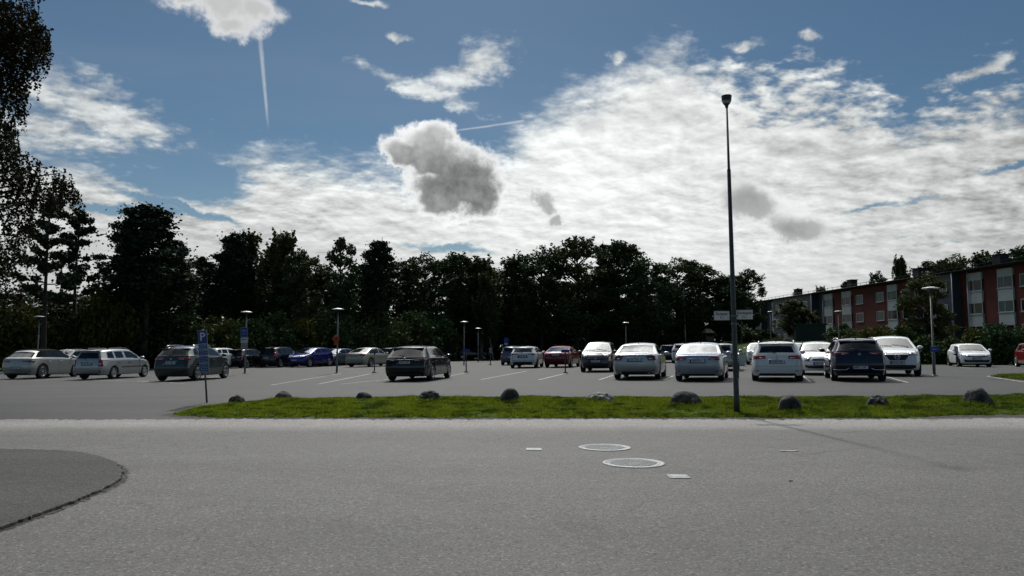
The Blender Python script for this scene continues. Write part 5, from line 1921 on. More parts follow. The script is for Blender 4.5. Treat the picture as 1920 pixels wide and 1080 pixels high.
# local x along the facade (away), local +y towards the left of the picture (outwards)
def fbox(name, t0, t1, y0, y1, z0, z1, mat, parent=bld, bevel=0):
    bm = bmesh.new()
    box(bm, ((t0 + t1) / 2, (y0 + y1) / 2, (z0 + z1) / 2), (abs(t1 - t0), abs(y1 - y0), z1 - z0), bevel=bevel)
    return bm_obj(name, bm, mat, parent)
NEAR = -14.0
FAR = t_of(1384)
DEP = 10.0
secs = []      # (t0, t1, kind)
g1a, g1b = t_of(1804), t_of(1774)
g2a, g2b = t_of(1534), t_of(1461)
g3a, g3b = t_of(1437), FAR
fbox('wall', NEAR, g1a, -DEP, 0, -2.5, EAVE, M['brick'])
fbox('wall', g1a + 0.003, g1b - 0.003, -DEP, 1.1, -2.5, EAVE - 0.05, M['greyboard'])
fbox('wall', g1b, t_of(1546), -DEP, 0, -2.5, EAVE, M['brick'])
fbox('wall', t_of(1546) + 0.003, g2a - 0.003, -DEP, 0.0, -2.5, EAVE - 0.03, M['greyboard'])
fbox('wall', g2a, g2b, -DEP, 1.1, -2.5, EAVE - 0.05, M['greyboard'])
fbox('wall', g2b + 0.003, g3a - 0.003, -DEP, 0.0, -2.5, EAVE - 0.03, M['greyboard'])
fbox('wall', g3a, g3b, -DEP, 1.1, -2.5, EAVE - 0.05, M['greyboard'])
TOPW = EAVE - 1.05
FL = 2.65


def window(t0, t1, z0, z1, y=0.0, mull=1, curtain=False):
    """frame with sill and panes; y is the wall face"""
    f = 0.09
    bm = bmesh.new()
    box(bm, (t0 + f / 2, y + 0.02, (z0 + z1) / 2), (f, 0.09, z1 - z0)); box(bm, (t1 - f / 2, y + 0.02, (z0 + z1) / 2), (f, 0.09, z1 - z0))
    box(bm, ((t0 + t1) / 2, y + 0.018, z1 - f / 2), (t1 - t0 - 2 * f, 0.086, f)); box(bm, ((t0 + t1) / 2, y + 0.018, z0 + f / 2), (t1 - t0 - 2 * f, 0.086, f))
    for q in range(mull):
        tc = t0 + (t1 - t0) * (q + 1) / (mull + 1) + (0.15 if mull == 1 else 0)
        box(bm, (tc, y + 0.016, (z0 + z1) / 2), (0.07, 0.08, z1 - z0 - 2 * f))
    w_ = bm_obj('window', bm, M['wframe'], bld)
    fbox('sill', t0 - 0.06, t1 + 0.06, y + 0.01, y + 0.16, z0 - 0.06, z0 - 0.003, M['wframe'], w_)
    bm = bmesh.new()
    box(bm, ((t0 + t1) / 2, y + 0.006, (z0 + z1) / 2), (t1 - t0 - 0.1, 0.02, z1 - z0 - 0.1))
    bm_obj('pane', bm, M['wcurtain'] if curtain else M['wglass'], w_)
    return w_


rgw = random.Random(12)
def bay(t0, t1, prot=0.22):
    """white framed bay over all storeys"""
    for fl in range(3):
        zt = TOPW - fl * FL
        z0 = zt - 1.32
        zl = max(zt - FL, -2.0) + 0.0
        fbox('bay_panel', t0, t1, 0.003, prot, zl + 0.003, z0 - 0.003, M['greylight'])
        if fl == 0: fbox('bay_panel', t0, t1, 0.003, prot, zt + 0.003, EAVE - 0.25, M['greylight'])
        fbox('bay_back', t0 + 0.05, t1 - 0.05, 0.002, prot - 0.05, z0, zt, M['wglass'])
        window(t0, t1, z0, zt, prot - 0.06, 1, rgw.random() < 0.35)
for a, b_ in ((1847, 1821), (1906, 1877), (1564, 1547.6), (1599, 1582), (1686, 1668), (1768, 1750), (1461, 1450)):
    bay(t_of(a), t_of(b_))
for a, b_ in ((-13.0, -11.0), (-6.6, -4.0)):
    bay(a, b_)
for a, b_, y, cc in ((1620, 1607, 0, 1), (1659, 1645, 0, 1), (1733, 1718, 0, 0), (1708, 1694, 0, 1), (1944, 1917, 0, 0),
                     (1527, 1518, 1.1, 0), (1508, 1499, 1.1, 0), (1489, 1481, 1.1, 0), (1474, 1467, 1.1, 1), (1430.5, 1423, 1.1, 0), (1418, 1411.5, 1.1, 0), (1404, 1398.5, 1.1, 1), (1795, 1782, 1.1, 1)):
    for fl in range(3):
        if a == 1795 and fl == 2: continue
        zt = TOPW - fl * FL
        window(t_of(a), t_of(b_), zt - 1.35, zt, y, 0 if fl == 1 else 1, cc and rgw.random() < 0.6)
# roof with overhanging eave, gutter, ridge boards, chimneys
bm = bmesh.new()
def prism(bm, pts_yz, t0, t1):
    a = [bm.verts.new((t0, y, z)) for y, z in pts_yz]; c_ = [bm.verts.new((t1, y, z)) for y, z in pts_yz]
    n = len(a)
    for i in range(n): bm.faces.new((a[i], a[(i + 1) % n], c_[(i + 1) % n], c_[i]))
    bm.faces.new(a[::-1]); bm.faces.new(c_)
prism(bm, [(-DEP - 0.5, EAVE + 0.01), (1.25, EAVE + 0.01), (1.25, EAVE + 0.18), (-DEP / 2, EAVE + 0.7), (-DEP - 0.5, EAVE + 0.18)], NEAR - 0.4, FAR + 0.4)
bmesh.ops.recalc_face_normals(bm, faces=bm.faces)
rf = bm_obj('roof', bm, M['roofing'], bld)
bm = bmesh.new(); tube(bm, [(NEAR - 0.4, 1.30, EAVE + 0.12), (FAR + 0.4, 1.30, EAVE + 0.12)], [0.05, 0.05], 8)
bm_obj('gutter', bm, M['roofing'], rf)
bm = bmesh.new()
q = NEAR
while q < FAR:
    box(bm, (q, 0.9, EAVE + 0.38), (0.04, 0.04, 0.34)); q += 1.6
tube(bm, [(NEAR, 0.9, EAVE + 0.54), (FAR, 0.9, EAVE + 0.54)], [0.03, 0.03], 6)
bm_obj('snow_guard', bm, M['roofing'], rf)
for px in (1577, 1478, 1850, 1700):
    tt = t_of(px)
    bm = bmesh.new(); box(bm, (tt, -2.0, EAVE + 1.15), (1.3, 1.0, 1.0)); box(bm, (tt, -2.0, EAVE + 1.69), (1.5, 1.2, 0.08))
    bm_obj('chimney', bm, M['roofing'], rf)
for px, y in ((1804.5, 1.13), (1534.5, 1.13), (1437.5, 1.13), (1822, 0.35), (1547, 0.3)):
    tt = t_of(px)
    bm = bmesh.new(); tube(bm, [(tt - 0.1, y + 0.05, -1.5), (tt - 0.1, y + 0.05, EAVE)], [0.06, 0.06], 8)
    bm_obj('downpipe', bm, M['drain'], bld)
for a, b_ in ((1812, 1768), (1540, 1500)):
    fbox('canopy', t_of(a), t_of(b_), 1.103, 2.3, 1.95, 2.10, M['roofing'])
    fbox('door', t_of(a) + 1.2, t_of(a) + 3.0, 1.103, 1.16, -0.5, 1.8, M['wglass'])
for px in (1640, 1655):
    pass

# ------------------------------------------------------------------ vegetation
def leaf_mat(name, a, b, trans=0.0, big=0.25):
    m, t, bs = new_mat(name)
    at_ = t.nodes.new('ShaderNodeAttribute'); at_.attribute_name = 'tone'
    tone = E(t, at_.outputs['Fac'])
    oi = t.nodes.new('ShaderNodeObjectInfo')
    rn = E(t, oi.outputs['Random'])
    c = mixc(t, tone, a, b)
    c = mixc(t, (rn * 0.6), c, tuple(x * y for x, y in zip(b, (1.25, 0.95, 0.8))))
    n = noise(t, locco(t), big, 3)
    c = mixc(t, n.ss(0.5, 0.7) * 0.5, c, tuple(x * 0.55 for x in a))
    t.links.new(c, bs.inputs['Base Color'])
    bs.inputs['Roughness'].default_value = 0.65
    bs.inputs['Specular IOR Level'].default_value = 0.06
    if trans:
        tr = t.nodes.new('ShaderNodeBsdfTranslucent'); t.links.new(c, tr.inputs[0])
        mx = t.nodes.new('ShaderNodeMixShader'); mx.inputs[0].default_value = trans
        t.links.new(bs.outputs[0], mx.inputs[1]); t.links.new(tr.outputs[0], mx.inputs[2])
        t.links.new(mx.outputs[0], t.nodes['Material Output'].inputs[0])
    return m
M['leaf_dark'] = leaf_mat('dark_broadleaf', (0.020, 0.045, 0.022), (0.052, 0.090, 0.032), 0.08)
M['leaf_birch'] = leaf_mat('birch_leaves', (0.028, 0.046, 0.018), (0.065, 0.088, 0.030), 0.15)
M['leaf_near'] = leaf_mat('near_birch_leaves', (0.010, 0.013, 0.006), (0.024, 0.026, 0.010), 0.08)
M['needles'] = leaf_mat('pine_needles', (0.012, 0.030, 0.020), (0.030, 0.056, 0.032))
M['leaf_bush'] = leaf_mat('bush_leaves', (0.018, 0.036, 0.012), (0.050, 0.074, 0.020), 0.12, 0.6)
M['leaf_yellow'] = leaf_mat('yellowing_bush_leaves', (0.028, 0.042, 0.010), (0.085, 0.095, 0.020), 0.15, 0.6)
M['bark'] = simple('dark_bark', (0.035, 0.03, 0.026), 0.95, var=0.5, scale=6, bmp=0.5)
M['birchbark'] = simple('birch_bark', (0.22, 0.21, 0.20), 0.9, var=0.6, scale=5)


def leaf_mesh(name, P, size, seed, mat, elong=1.0, droop=0.0):
    """one quad per leaf spray, tone varies per quad"""
    r = np.random.RandomState(seed)
    n = len(P)
    s = size * r.uniform(0.6, 1.45, n)
    a = r.normal(0, 1, (n, 3)); a[:, 2] -= droop * 2
    a /= np.linalg.norm(a, axis=1)[:, None]
    b = r.normal(0, 1, (n, 3)); b -= a * (a * b).sum(1)[:, None]; b /= np.linalg.norm(b, axis=1)[:, None]
    a *= (s * elong)[:, None]; b *= s[:, None] * 0.5
    V = np.empty((n * 4, 3), np.float32)
    V[0::4] = P - a * 0.5; V[1::4] = P + b; V[2::4] = P + a * 0.5; V[3::4] = P - b
    me = bpy.data.meshes.new(name)
    me.vertices.add(n * 4); me.vertices.foreach_set('co', V.ravel())
    me.loops.add(n * 4); me.loops.foreach_set('vertex_index', np.arange(n * 4, dtype=np.int32))
    me.polygons.add(n); me.polygons.foreach_set('loop_start', np.arange(0, n * 4, 4, dtype=np.int32)); me.polygons.foreach_set('loop_total', np.full(n, 4, np.int32))
    at2 = me.attributes.new('tone', 'FLOAT', 'FACE'); at2.data.foreach_set('value', r.uniform(0, 1, n).astype(np.float32))
    me.update(); me.validate(); me.materials.append(mat)
    return me


def clump_points(r, c, rad, n, flat=1.0):
    v = r.normal(0, 1, (n, 3)); v /= np.linalg.norm(v, axis=1)[:, None]
    k = r.uniform(0.25, 1.0, n) ** 0.55
    v = v * k[:, None] * rad
    v += r.normal(0, rad * 0.10, (n, 3))
    v[:, 2] *= flat
    return c + v


def limb(bm, p0, p1, r0, r1, sag=0.0, seg=6):
    p0, p1 = Vector(p0), Vector(p1)
    mid = (p0 + p1) / 2 + Vector((0, 0, sag))
    tube(bm, [p0, (p0 + mid) / 2 + Vector((0, 0, sag * .2)), mid, (mid + p1) / 2, p1], [r0, r0 * .8 + r1 * .2, (r0 + r1) / 2, r0 * .3 + r1 * .7, r1], seg, cap=False)


PROTO = {}
def proto(kind, seed, h=14.0):
    """returns (trunk mesh, crown mesh) of a tree of height h at the origin"""
    key = (kind, seed)
    if key in PROTO: return PROTO[key]
    r = np.random.RandomState(seed * 13 + 5)
    bm = bmesh.new()
    P = []
    bend = r.uniform(-0.3, 0.3, 2)
    trunk = lambda z: Vector((bend[0] * math.sin(z / h * 3), bend[1] * math.sin(z / h * 2.5), z))
    if kind in ('round', 'column', 'oval'):
        cr = {'round': 3.6, 'column': 1.9, 'oval': 2.8}[kind]
        z0 = h * {'round': 0.22, 'column': 0.14, 'oval': 0.2}[kind]
        tube(bm, [trunk(z) for z in np.linspace(-0.3, h * 0.9, 8)], list(np.linspace(0.24, 0.04, 8)), 8)
        for i in range(85):
            u = r.uniform(0, 1)
            z = z0 + (h * 0.96 - z0) * u
            env = cr * math.sqrt(max(0.02, 1 - abs((u - 0.52) / 0.53) ** {'round': 2.6, 'column': 3.0, 'oval': 2.2}[kind])) * r.uniform(0.8, 1.1)
            a = r.uniform(0, 2 * math.pi); q = env * math.sqrt(r.uniform(0.05, 0.9))
            c = np.array((math.cos(a) * q, math.sin(a) * q, z))
            rad = r.uniform(0.40, 0.95) * (cr / 3.2) ** 0.6 * (1.1 - 0.3 * u)
            P.append(clump_points(r, c, rad, int(150 * (rad / 0.7) ** 2), 0.85))
            # loose sprays standing out of the clump
            for _k in range(3):
                dv = r.normal(0, 1, 3); dv[2] = abs(dv[2]) * 0.6; dv /= np.linalg.norm(dv)
                P.append(c + dv * rad * np.linspace(0.7, 1.55, 12)[:, None] + r.normal(0, 0.09, (12, 3)))
            limb(bm, trunk(max(z0 * 0.8, z - q * 0.8)), c, 0.07, 0.02, 0.1)
        top = clump_points(r, np.array((0, 0, h * 0.95)), cr * 0.28, 260, 1.2); P.append(top)
        mat, size, el = M['leaf_dark'], 0.20, 1.2
    elif kind == 'birch':
        z0 = h * 0.22
        tube(bm, [trunk(z) for z in np.linspace(-0.3, h * 0.97, 9)], list(np.linspace(0.17, 0.015, 9)), 8)
        for i in range(60):
            u = r.uniform(0, 1) ** 0.9
            z = z0 + (h - z0) * u
            env = 2.3 * (math.sin(math.pi * min(1, u * 0.8 + 0.17)) ** 0.7)
            a = r.uniform(0, 2 * math.pi); q = env * r.uniform(0.35, 1.0)
            st = trunk(max(z0, z - 1.3)); c = Vector((math.cos(a) * q, math.sin(a) * q, z))
            limb(bm, st, c, 0.035, 0.008, 0.25, 5)
            for k in range(7):
                f = r.uniform(0.4, 1.0)
                p = st.lerp(c, f) + Vector(r.normal(0, 0.25, 3))
                L_ = r.uniform(0.5, 1.7)
                n_ = int(26 * L_)
                w_ = np.linspace(0, 1, n_)
                dx, dy = r.normal(0, 0.16, 2)
                S = np.stack([p.x + dx * w_ * L_, p.y + dy * w_ * L_, p.z - w_ * L_], 1) + r.normal(0, 0.07, (n_, 3))
                P.append(S)
        mat, size, el = M['leaf_birch'], 0.20, 1.2
    elif kind == 'pine':
        z0 = h * r.uniform(0.38, 0.48)
        tube(bm, [trunk(z) for z in np.linspace(-0.3, h * 0.97, 9)], list(np.linspace(0.24, 0.04, 9)), 8)
        NB_ = 20 if seed >= 10 else 38
        for i in range(NB_):
            u = (i + r.uniform(0, 1)) / NB_
            z = z0 + (h - z0) * u
            env = 2.7 * (1 - u) ** 0.55 + 0.35
            a = i * 2.4 + r.uniform(-0.5, 0.5); q = env * r.uniform(0.5, 1.0)
            c = Vector((math.cos(a) * q, math.sin(a) * q, z + 0.25 * q))
            limb(bm, trunk(z), c, 0.06, 0.015, -0.15, 5)
            for f in (0.45, 0.75, 1.0):
                cc = trunk(z).lerp(c, f) + Vector(r.normal(0, 0.12, 3))
                rad = r.uniform(0.38, 0.72) * (0.75 + 0.3 * (1 - u)) * (0.72 if seed >= 10 else 1.0)
                P.append(clump_points(r, np.array(cc), rad * 1.15, 130, 0.6))
                P.append(np.array(cc) + r.normal(0, 1, (40, 3)) * np.array((0.7, 0.7, 0.4)) * rad * 1.3)
        P.append(clump_points(r, np.array((0, 0, h * 0.97)), 0.5, 140, 1.2))
        mat, size, el = M['needles'], 0.19, 1.4
    elif kind == 'spruce':
        tube(bm, [trunk(z) for z in np.linspace(-0.3, h * 0.99, 7)], list(np.linspace(0.22, 0.02, 7)), 8)
        nl = 26
        for i in range(nl):
            u = i / nl
            z = h * (0.10 + 0.88 * u)
            env = 2.5 * (1 - u) ** 0.85 + 0.12
            for k in range(max(4, int(9 * (1 - u)) + 2)):
                a = r.uniform(0, 2 * math.pi); q = env * r.uniform(0.7, 1.12)
                n_ = int(30 + 45 * q)
                f = r.uniform(0.1, 1, n_)
                S = np.stack([math.cos(a) * q * f, math.sin(a) * q * f, z - 0.38 * q * f + 0.1 * q * f * f], 1)
                S += r.normal(0, 1, (n_, 3)) * np.array((0.16, 0.16, 0.10)) * (0.5 + f[:, None] * 0.5)
                S[:, 2] -= np.abs(r.normal(0, 0.12, n_))
                P.append(S)
        mat, size, el = M['needles'], 0.2, 1.5
    else:   # bush, height 2.4 nominal
        for i in range(30):
            a = r.uniform(0, 2 * math.pi); q = 1.5 * math.sqrt(r.uniform(0, 1))
            zt = h * (0.35 + 0.45 * (1 - (q / 1.7) ** 2)) * r.uniform(0.5, 1.2)
            c = np.array((math.cos(a) * q, math.sin(a) * q, zt))
            limb(bm, (c[0] * 0.2, c[1] * 0.2, -0.1), c, 0.03, 0.01, 0.1, 5)
            P.append(clump_points(r, c, r.uniform(0.35, 0.65), 150, 0.9))
        Q = r.uniform(-1, 1, (900, 3)) * np.array((1.6, 1.6, 0.5 * h * 0.5)) + np.array((0, 0, h * 0.27))
        P.append(Q)
        mat, size, el = M['leaf_bush'], 0.13, 1.2
    P = np.concatenate(P)
    if kind == 'bush': P = P[P[:, 2] > 0.0]
    crown = leaf_mesh('crown', P, size, seed, mat, el, 0.3 if kind == 'birch' else 0.0)
    me = bpy.data.meshes.new('trunk'); bm.to_mesh(me); bm.free()
    me.materials.append(M['birchbark'] if kind == 'birch' else M['bark'])
    PROTO[key] = (me, crown, h)
    return PROTO[key]


def plant(kind, seed, px, D, top_py, wpx=None, label='', group=None, name=None, cat=None, mat=None, base=None, rot=None, lean=0.0):
    """a tree at distance D whose top reaches photo row top_py and whose crown is wpx wide"""
    hn = 2.4 if kind == 'bush' else 14.0
    tr, crn, h0 = proto(kind, seed, hn)
    d = pix(px, 640)
    x = d.x / d.y * D
    z = T(x, D) - 0.05 if base is None else base
    top = onray(px, top_py, D).z
    sz = (top - z) / h0 / (1.02 if kind != 'bush' else 0.86)
    w0 = {'round': 7.4, 'column': 4.1, 'oval': 5.8, 'birch': 4.6, 'pine': 5.4, 'spruce': 5.2, 'bush': 3.7}[kind]
    sx = sz if wpx is None else wpx * D / FPX / w0
    nm = name or {'pine': 'pine_tree', 'spruce': 'spruce_tree', 'birch': 'birch_tree', 'bush': 'bush'}.get(kind, 'broadleaf_tree')
    o = empty(nm, (x, D, z), rot if rot is not None else (seed * 1.7 + px * 0.37) % 6.28, label, cat or ('bush' if kind == 'bush' else 'tree'), group)
    o.scale = (sx, sx, sz)
    o.rotation_euler.y = lean
    a = bpy.data.objects.new('trunk' if kind != 'bush' else 'stems', tr); COL.objects.link(a); a.parent = o
    c = bpy.data.objects.new('crown' if kind != 'bush' else 'foliage', crn); COL.objects.link(c); c.parent = o
    if mat:
        c.data = crn.copy() if (id(crn), mat) not in _mc else _mc[(id(crn), mat)]
        if (id(crn), mat) not in _mc:
            _mc[(id(crn), mat)] = c.data
            c.data.materials.clear(); c.data.materials.append(M[mat])
    return o
_mc = {}

G = 'trees in the belt behind the lot'
belt = [
 # kind seed px D top width label
 ('pine', 11, 84, 52, 372, 120, 'tall pine with a bare trunk, leftmost behind the near birch'),
 ('pine', 12, 142, 60, 392, 104, 'slim pine with sparse layered branches left of the broad dark conifer'),
 ('oval', 3, -60, 58, 440, 120, 'broadleaf tree mostly hidden by the near birch at the left edge'),
 ('pine', 5, 268, 58, 384, 172, 'broadest and tallest dark conifer on the left'),
 ('spruce', 4, 246, 60, 432, 170, 'dark conical conifer standing into the left side of the broadest one'),
 ('oval', 1, 288, 61, 470, 150, 'dark dense crown at the lower right of the broadest conifer'),
 ('pine', 3, 318, 60, 452, 100, 'irregular pine leaning on the broad dark conifer'),
 ('pine', 13, 375, 72, 482, 96, 'low open pine in the notch right of the broad dark conifer'),
 ('oval', 2, 205, 66, 545, 120, 'lower broadleaf tree behind the slim pine'),
 ('pine', 2, 436, 74, 438, 100, 'pine with a rounded head beside the feathery birches'),
 ('birch', 1, 462, 76, 425, 84, 'feathery birch behind the round headed pine'),
 ('birch', 2, 524, 74, 417, 88, 'tallest feathery birch with drooping twigs'),
 ('oval', 1, 562, 72, 466, 86, 'round headed tree right of the tallest feathery birch'),
 ('round', 2, 496, 78, 510, 130, 'dense low broadleaf tree under the feathery birches'),
 ('column', 1, 636, 72, 440, 72, 'dense column shaped tree standing clear in the left middle'),
 ('oval', 2, 604, 80, 500, 90, 'low broadleaf tree filling the gap left of the column shaped tree'),
 ('pine', 4, 708, 76, 452, 88, 'pine with a pointed layered top right of the column shaped tree'),
 ('round', 1, 676, 86, 498, 130, 'low dark tree between the column shaped tree and the pointed pine'),
 ('spruce', 2, 760, 88, 490, 62, 'narrow dark spruce right of the pointed pine'),
 ('round', 3, 798, 90, 474, 96, 'round crowned tree left of the middle'),
 ('oval', 3, 848, 92, 472, 78, 'taller oval crowned tree left of the middle'),
 ('birch', 3, 902, 92, 478, 84, 'open airy birch in the middle of the belt'),
 ('oval', 1, 884, 98, 492, 100, 'dark tree behind the airy birch'),
 ('birch', 1, 962, 92, 476, 84, 'airy birch left of the high dark group'),
 ('oval', 2, 930, 100, 500, 110, 'low dark tree between the two airy birches'),
 ('round', 2, 1016, 92, 464, 110, 'first broad crown of the high dark group'),
 ('round', 1, 1082, 90, 445, 118, 'highest broad crown of the high dark group'),
 ('spruce', 1, 1132, 94, 444, 84, 'pointed spruce top rising from the high dark group'),
 ('oval', 3, 1166, 92, 450, 92, 'oval crown right of the pointed spruce top'),
 ('round', 3, 1206, 90, 478, 104, 'sloping right shoulder of the high dark group'),
 ('round', 1, 1272, 96, 484, 96, 'rounded crown behind the flagpole'),
 ('oval', 2, 1318, 98, 492, 84, 'broadleaf tree right of the flagpole'),
 ('round', 2, 1348, 98, 512, 92, 'lower crown just left of the tall lamp post'),
 ('oval', 1, 1404, 118, 503, 58, 'dark oval crown right of the tall lamp post beside the flats'),
 ('oval', 3, 1375, 120, 520, 60, 'low crown behind the tall lamp post'),
 ('round', 3, 150, 74, 548, 170, 'low dark tree at the foot of the slim pine'),
 ('round', 1, 335, 78, 500, 150, 'low dark tree at the foot of the irregular pine'),
 ('round', 2, 425, 82, 490, 140, 'low dark tree at the foot of the round headed pine'),
 ('round', 3, 565, 82, 494, 140, 'low dark tree under the round headed tree'),
 ('round', 1, 742, 94, 492, 130, 'low dark tree at the foot of the narrow spruce'),
 ('round', 2, 870, 104, 535, 150, 'low dark tree behind the middle lamps'),
 ('round', 3, 1000, 104, 520, 150, 'low dark tree behind the white hatchback'),
 ('round', 1, 1120, 104, 520, 160, 'low dark tree behind the plum hatchback'),
 ('round', 2, 1240, 106, 525, 150, 'low dark tree behind the silver saloons'),
 ('round', 3, 50, 72, 540, 170, 'low dark tree at the left edge behind the bushes'),
]
for k_, sd, px, D, tp_, w_, lab in belt:
    plant(k_, sd, px, D, tp_, w_ * ((1.28 if px > 745 else 1.18) if k_ in ('round', 'oval', 'birch') else (1.1 if px > 745 else 0.98)), lab, G)
# understorey along the belt
GB = 'bushes at the foot of the tree belt'
bush_row = [(-20, 55, 596, 120), (40, 56, 585, 130), (95, 57, 606, 120), (150, 58, 600, 110), (205, 58, 570, 130), (250, 60, 600, 120), (300, 61, 612, 110), (352, 63, 622, 110), (405, 64, 610, 120),
            (455, 66, 605, 110), (510, 67, 600, 120), (560, 68, 612, 120), (615, 70, 600, 120), (665, 72, 604, 120), (715, 76, 606, 110), (765, 80, 600, 120), (815, 86, 600, 110), (870, 98, 604, 120),
            (925, 100, 604, 120), (980, 102, 600, 120), (1040, 102, 602, 130), (1100, 100, 598, 130), (1160, 98, 600, 130), (1220, 98, 602, 130), (1280, 99, 605, 120), (1335, 99, 610, 110), (1385, 110, 616, 80), (1425, 112, 622, 80)]
names_b = ['just left of the', 'under the', 'right of the']
marks = ['near birch', 'leftmost pine', 'cloth roofed car', 'slim pine', 'silver estate car', 'broad dark conifer', 'irregular pine', 'blue parking sign', 'open pine', 'stacked signs lamp', 'tallest feathery birch',
         'bright blue crossover', 'round red sign', 'beige saloon', 'pointed pine', 'narrow dark spruce', 'lone black estate', 'taller looking middle lamp', 'airy middle birch', 'steel blue estate', 'white hatchback',
         'red saloon', 'plum hatchback', 'saloon with tall tail lamps', 'flagpole', 'wooden playhouse', 'tall lamp post', 'grey end of the flats']
for i, (px, D, tp_, w_) in enumerate(bush_row):
    yel = i in (1, 4, 11)
    plant('bush', i % 4 + 1, px, D, tp_, w_, ('yellow green' if yel else 'dark') + ' leafy bush at the foot of the trees, behind the ' + marks[i], GB, mat='leaf_yellow' if yel else ('leaf_dark' if i > 8 else None))
# right side: trees before the flats, hedge, trees beyond the roof
plant('round', 3, 1741, 62, 512, 112, 'broadleaf tree with a full crown in front of the flats', None, mat='leaf_birch')
plant('birch', 2, 1493, 98, 556, 88, 'birch with pale stems in front of the grey part of the flats', None)
plant('bush', 3, 1576, 78, 612, 62, 'rounded dark bush in front of the brick flats', 'bushes before the flats', mat='leaf_dark')
hedge = [(1612, 64, 622, 84, 0), (1650, 62, 612, 90, 1), (1690, 60, 616, 86, 0), (1728, 58, 630, 86, 0), (1764, 57, 640, 80, 0), (1800, 56, 630, 84, 0), (1838, 55, 620, 90, 1), (1874, 54, 612, 96, 0), (1912, 54, 618, 96, 0), (1955, 54, 610, 100, 0),
         (1465, 104, 628, 60, 0), (1545, 84, 632, 60, 0)]
hm = ['behind the navy crossover', 'yellow green one above the white crossover', 'right of the yellow green one', 'left of the lamp with the small blue sign', 'right of the lamp with the small blue sign', 'behind the white hatchback, left part',
      'yellow green one behind the white hatchback', 'dark one right of the white hatchback', 'near the right edge of the view', 'cut by the right edge of the view', 'below the birch with pale stems', 'beside the low green shed']
for i, (px, D, tp_, w_, y_) in enumerate(hedge):
    plant('bush', i % 4 + 1, px, D, tp_ + 7, w_, 'leafy bush before the flats, ' + hm[i], 'bushes before the flats', mat='leaf_yellow' if y_ else ('leaf_dark' if i in (4, 7) else None))
GR = 'trees standing behind the flats'
for i, (k_, sd, px, D, tp_, w_, lab) in enumerate([
    ('birch', 3, 1692, 112, 478, 56, 'open topped tree rising above the flats'), ('round', 1, 1652, 118, 508, 50, 'dark crown just over the roof left of the open topped tree'),
    ('oval', 1, 1752, 104, 488, 60, 'dark crown over the roof right of the open topped tree'), ('round', 2, 1800, 100, 478, 74, 'round dark crown over the roof'),
    ('birch', 1, 1845, 98, 468, 60, 'feathery crown over the roof'), ('round', 3, 1885, 96, 470, 76, 'broad dark crown over the roof'), ('oval', 2, 1925, 94, 458, 70, 'dark crown over the roof at the right edge'),
    ('birch', 2, 1540, 150, 530, 44, 'thin twiggy crown above the far roof'), ('birch', 3, 1500, 156, 540, 40, 'low twiggy crown at the far end of the roof'), ('pine', 2, 1590, 140, 528, 30, 'small twiggy top beside the far chimney')]):
    # keep them behind the block
    plant(k_, sd, px, D + 22, tp_, w_ * (1.5 if px > 1745 else 0.95), lab, GR)
plant('birch', 2, 925, 88, 500, 60, 'slender birch leaning left with a pale bare trunk', None, lean=-0.12)

# small rough grass islet at the right side of the lot
isp = [at(*p) for p in ((1858, 706.5), (1880, 703.5), (1930, 702.5), (1990, 703), (1990, 716), (1925, 713.5))]
me_v = [(p.x, p.y, T(p.x, p.y) + 0.012) for p in isp]
tag(mesh_obj('grass_island', me_v, [tuple(range(len(me_v)))], M['turf']), kind='structure')
r = np.random.RandomState(8)
pts = []
x0_, x1_ = min(p.x for p in isp), max(p.x for p in isp); y0_, y1_ = min(p.y for p in isp), max(p.y for p in isp)
def inside(x, y):
    c_ = False; n = len(isp); j = n - 1
    for i in range(n):
        a, b_ = isp[i], isp[j]
        if (a.y > y) != (b_.y > y) and x < (b_.x - a.x) * (y - a.y) / (b_.y - a.y) + a.x: c_ = not c_
        j = i
    return c_
for _ in range(16000):
    x, y = r.uniform(x0_, x1_), r.uniform(y0_, y1_)
    if inside(x, y): pts.append((x, y, T(x, y) + 0.01))
blades('island_grass', np.array(pts), r.uniform(0.03, 0.10, len(pts)), M['blades'], 3, 'patch of grass at the right side of the lot', 0.02)

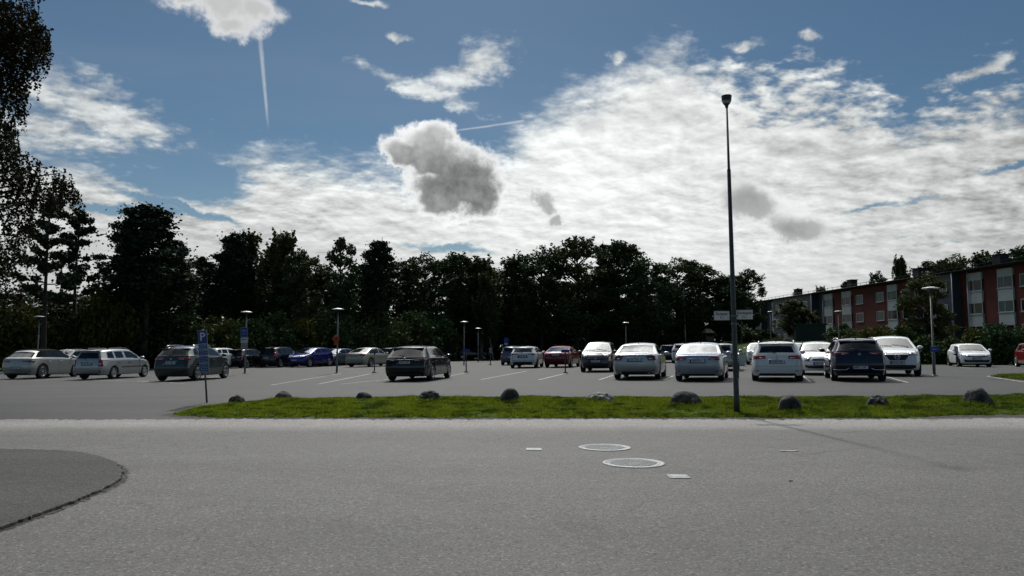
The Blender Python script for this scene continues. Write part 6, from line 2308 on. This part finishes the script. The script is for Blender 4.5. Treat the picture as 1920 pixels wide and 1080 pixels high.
# the near birch whose hanging twigs enter from the left edge
bp = Vector((-17.3, 21.0, T(-17.3, 21.0)))
root = empty('birch_tree', bp, 0, 'near birch whose drooping leafy twigs hang in from the left edge', 'tree')
r = np.random.RandomState(77)
bm = bmesh.new()
tube(bm, [Vector((0, 0, -0.3)), Vector((0.1, 0, 3)), Vector((0.25, 0.1, 7)), Vector((0.1, 0, 11)), Vector((0, 0, 14.5))], [0.22, 0.19, 0.14, 0.08, 0.02], 12)
P = []
targets = [(20, 20, 50), (10, 60, 60), (35, 50, 50), (60, 45, 26), (78, 62, 16), (88, 80, 9), (45, 90, 40), (70, 95, 14), (25, 120, 50), (10, 170, 50), (35, 160, 26), (0, 215, 45), (15, 250, 26), (0, 280, 36), (25, 300, 40), (50, 322, 40), (80, 335, 34),
           (110, 345, 26), (132, 358, 14), (145, 372, 7), (20, 350, 50), (60, 370, 40), (95, 380, 24), (10, 400, 50), (45, 420, 36), (0, 450, 50), (30, 480, 40), (-10, 520, 50), (20, 550, 40), (-60, 100, 70), (-60, 250, 70), (-70, 400, 70), (-50, 560, 60), (-150, 200, 90), (-160, 420, 90), (-140, 0, 90), (-60, -40, 70), (20, -40, 60), (-160, 560, 80),
           (70, 75, 18), (20, 85, 50), (5, 130, 40), (5, 30, 50), (60, 350, 30), (118, 352, 18)]
for px, py, rp in targets:
    D = r.uniform(19.2, 22.2)
    c = onray(px, py, D) - bp
    rad = rp / FPX * D
    st = Vector((0.15, 0.05, max(2.0, min(13.5, c.z - 0.5 - 0.25 * c.xy.length))))
    end = c + Vector((0, 0, rad * 0.8))
    limb(bm, st, end, 0.055, 0.012, 0.5, 6)
    ns = int((4 + 62 * rad * rad + 12 * rad) * (0.62 if py > 300 else 0.9)) + (6 if rp < 30 else 0)
    for k in range(ns):
        a = r.normal(0, 1, 3); a /= np.linalg.norm(a)
        p = np.array(c) + a * rad * r.uniform(0, 0.9) ** 0.6
        p[2] += 0.12
        L_ = r.uniform(0.25, 0.95)
        n_ = int(L_ * 40)
        w_ = np.linspace(0, 1, n_)
        dx, dy = r.normal(0, 0.22, 2)
        S = np.stack([p[0] + dx * w_ * L_, p[1] + dy * w_ * L_, p[2] - (w_ ** 1.3) * L_], 1) + r.normal(0, 0.028, (n_, 3))
        P.append(S)
        if k % 3 == 0:
            tube(bm, [Vector(p), Vector(p) + Vector((dx * L_ * .5, dy * L_ * .5, -L_ * .4)), Vector(p) + Vector((dx * L_, dy * L_, -L_))], [0.005, 0.004, 0.002], 4, cap=False)
P = np.concatenate(P)
print('near birch leaves', len(P))
me = bpy.data.meshes.new('trunk'); bm.to_mesh(me); bm.free(); me.materials.append(M['bark'])
o = bpy.data.objects.new('trunk', me); COL.objects.link(o); o.parent = root
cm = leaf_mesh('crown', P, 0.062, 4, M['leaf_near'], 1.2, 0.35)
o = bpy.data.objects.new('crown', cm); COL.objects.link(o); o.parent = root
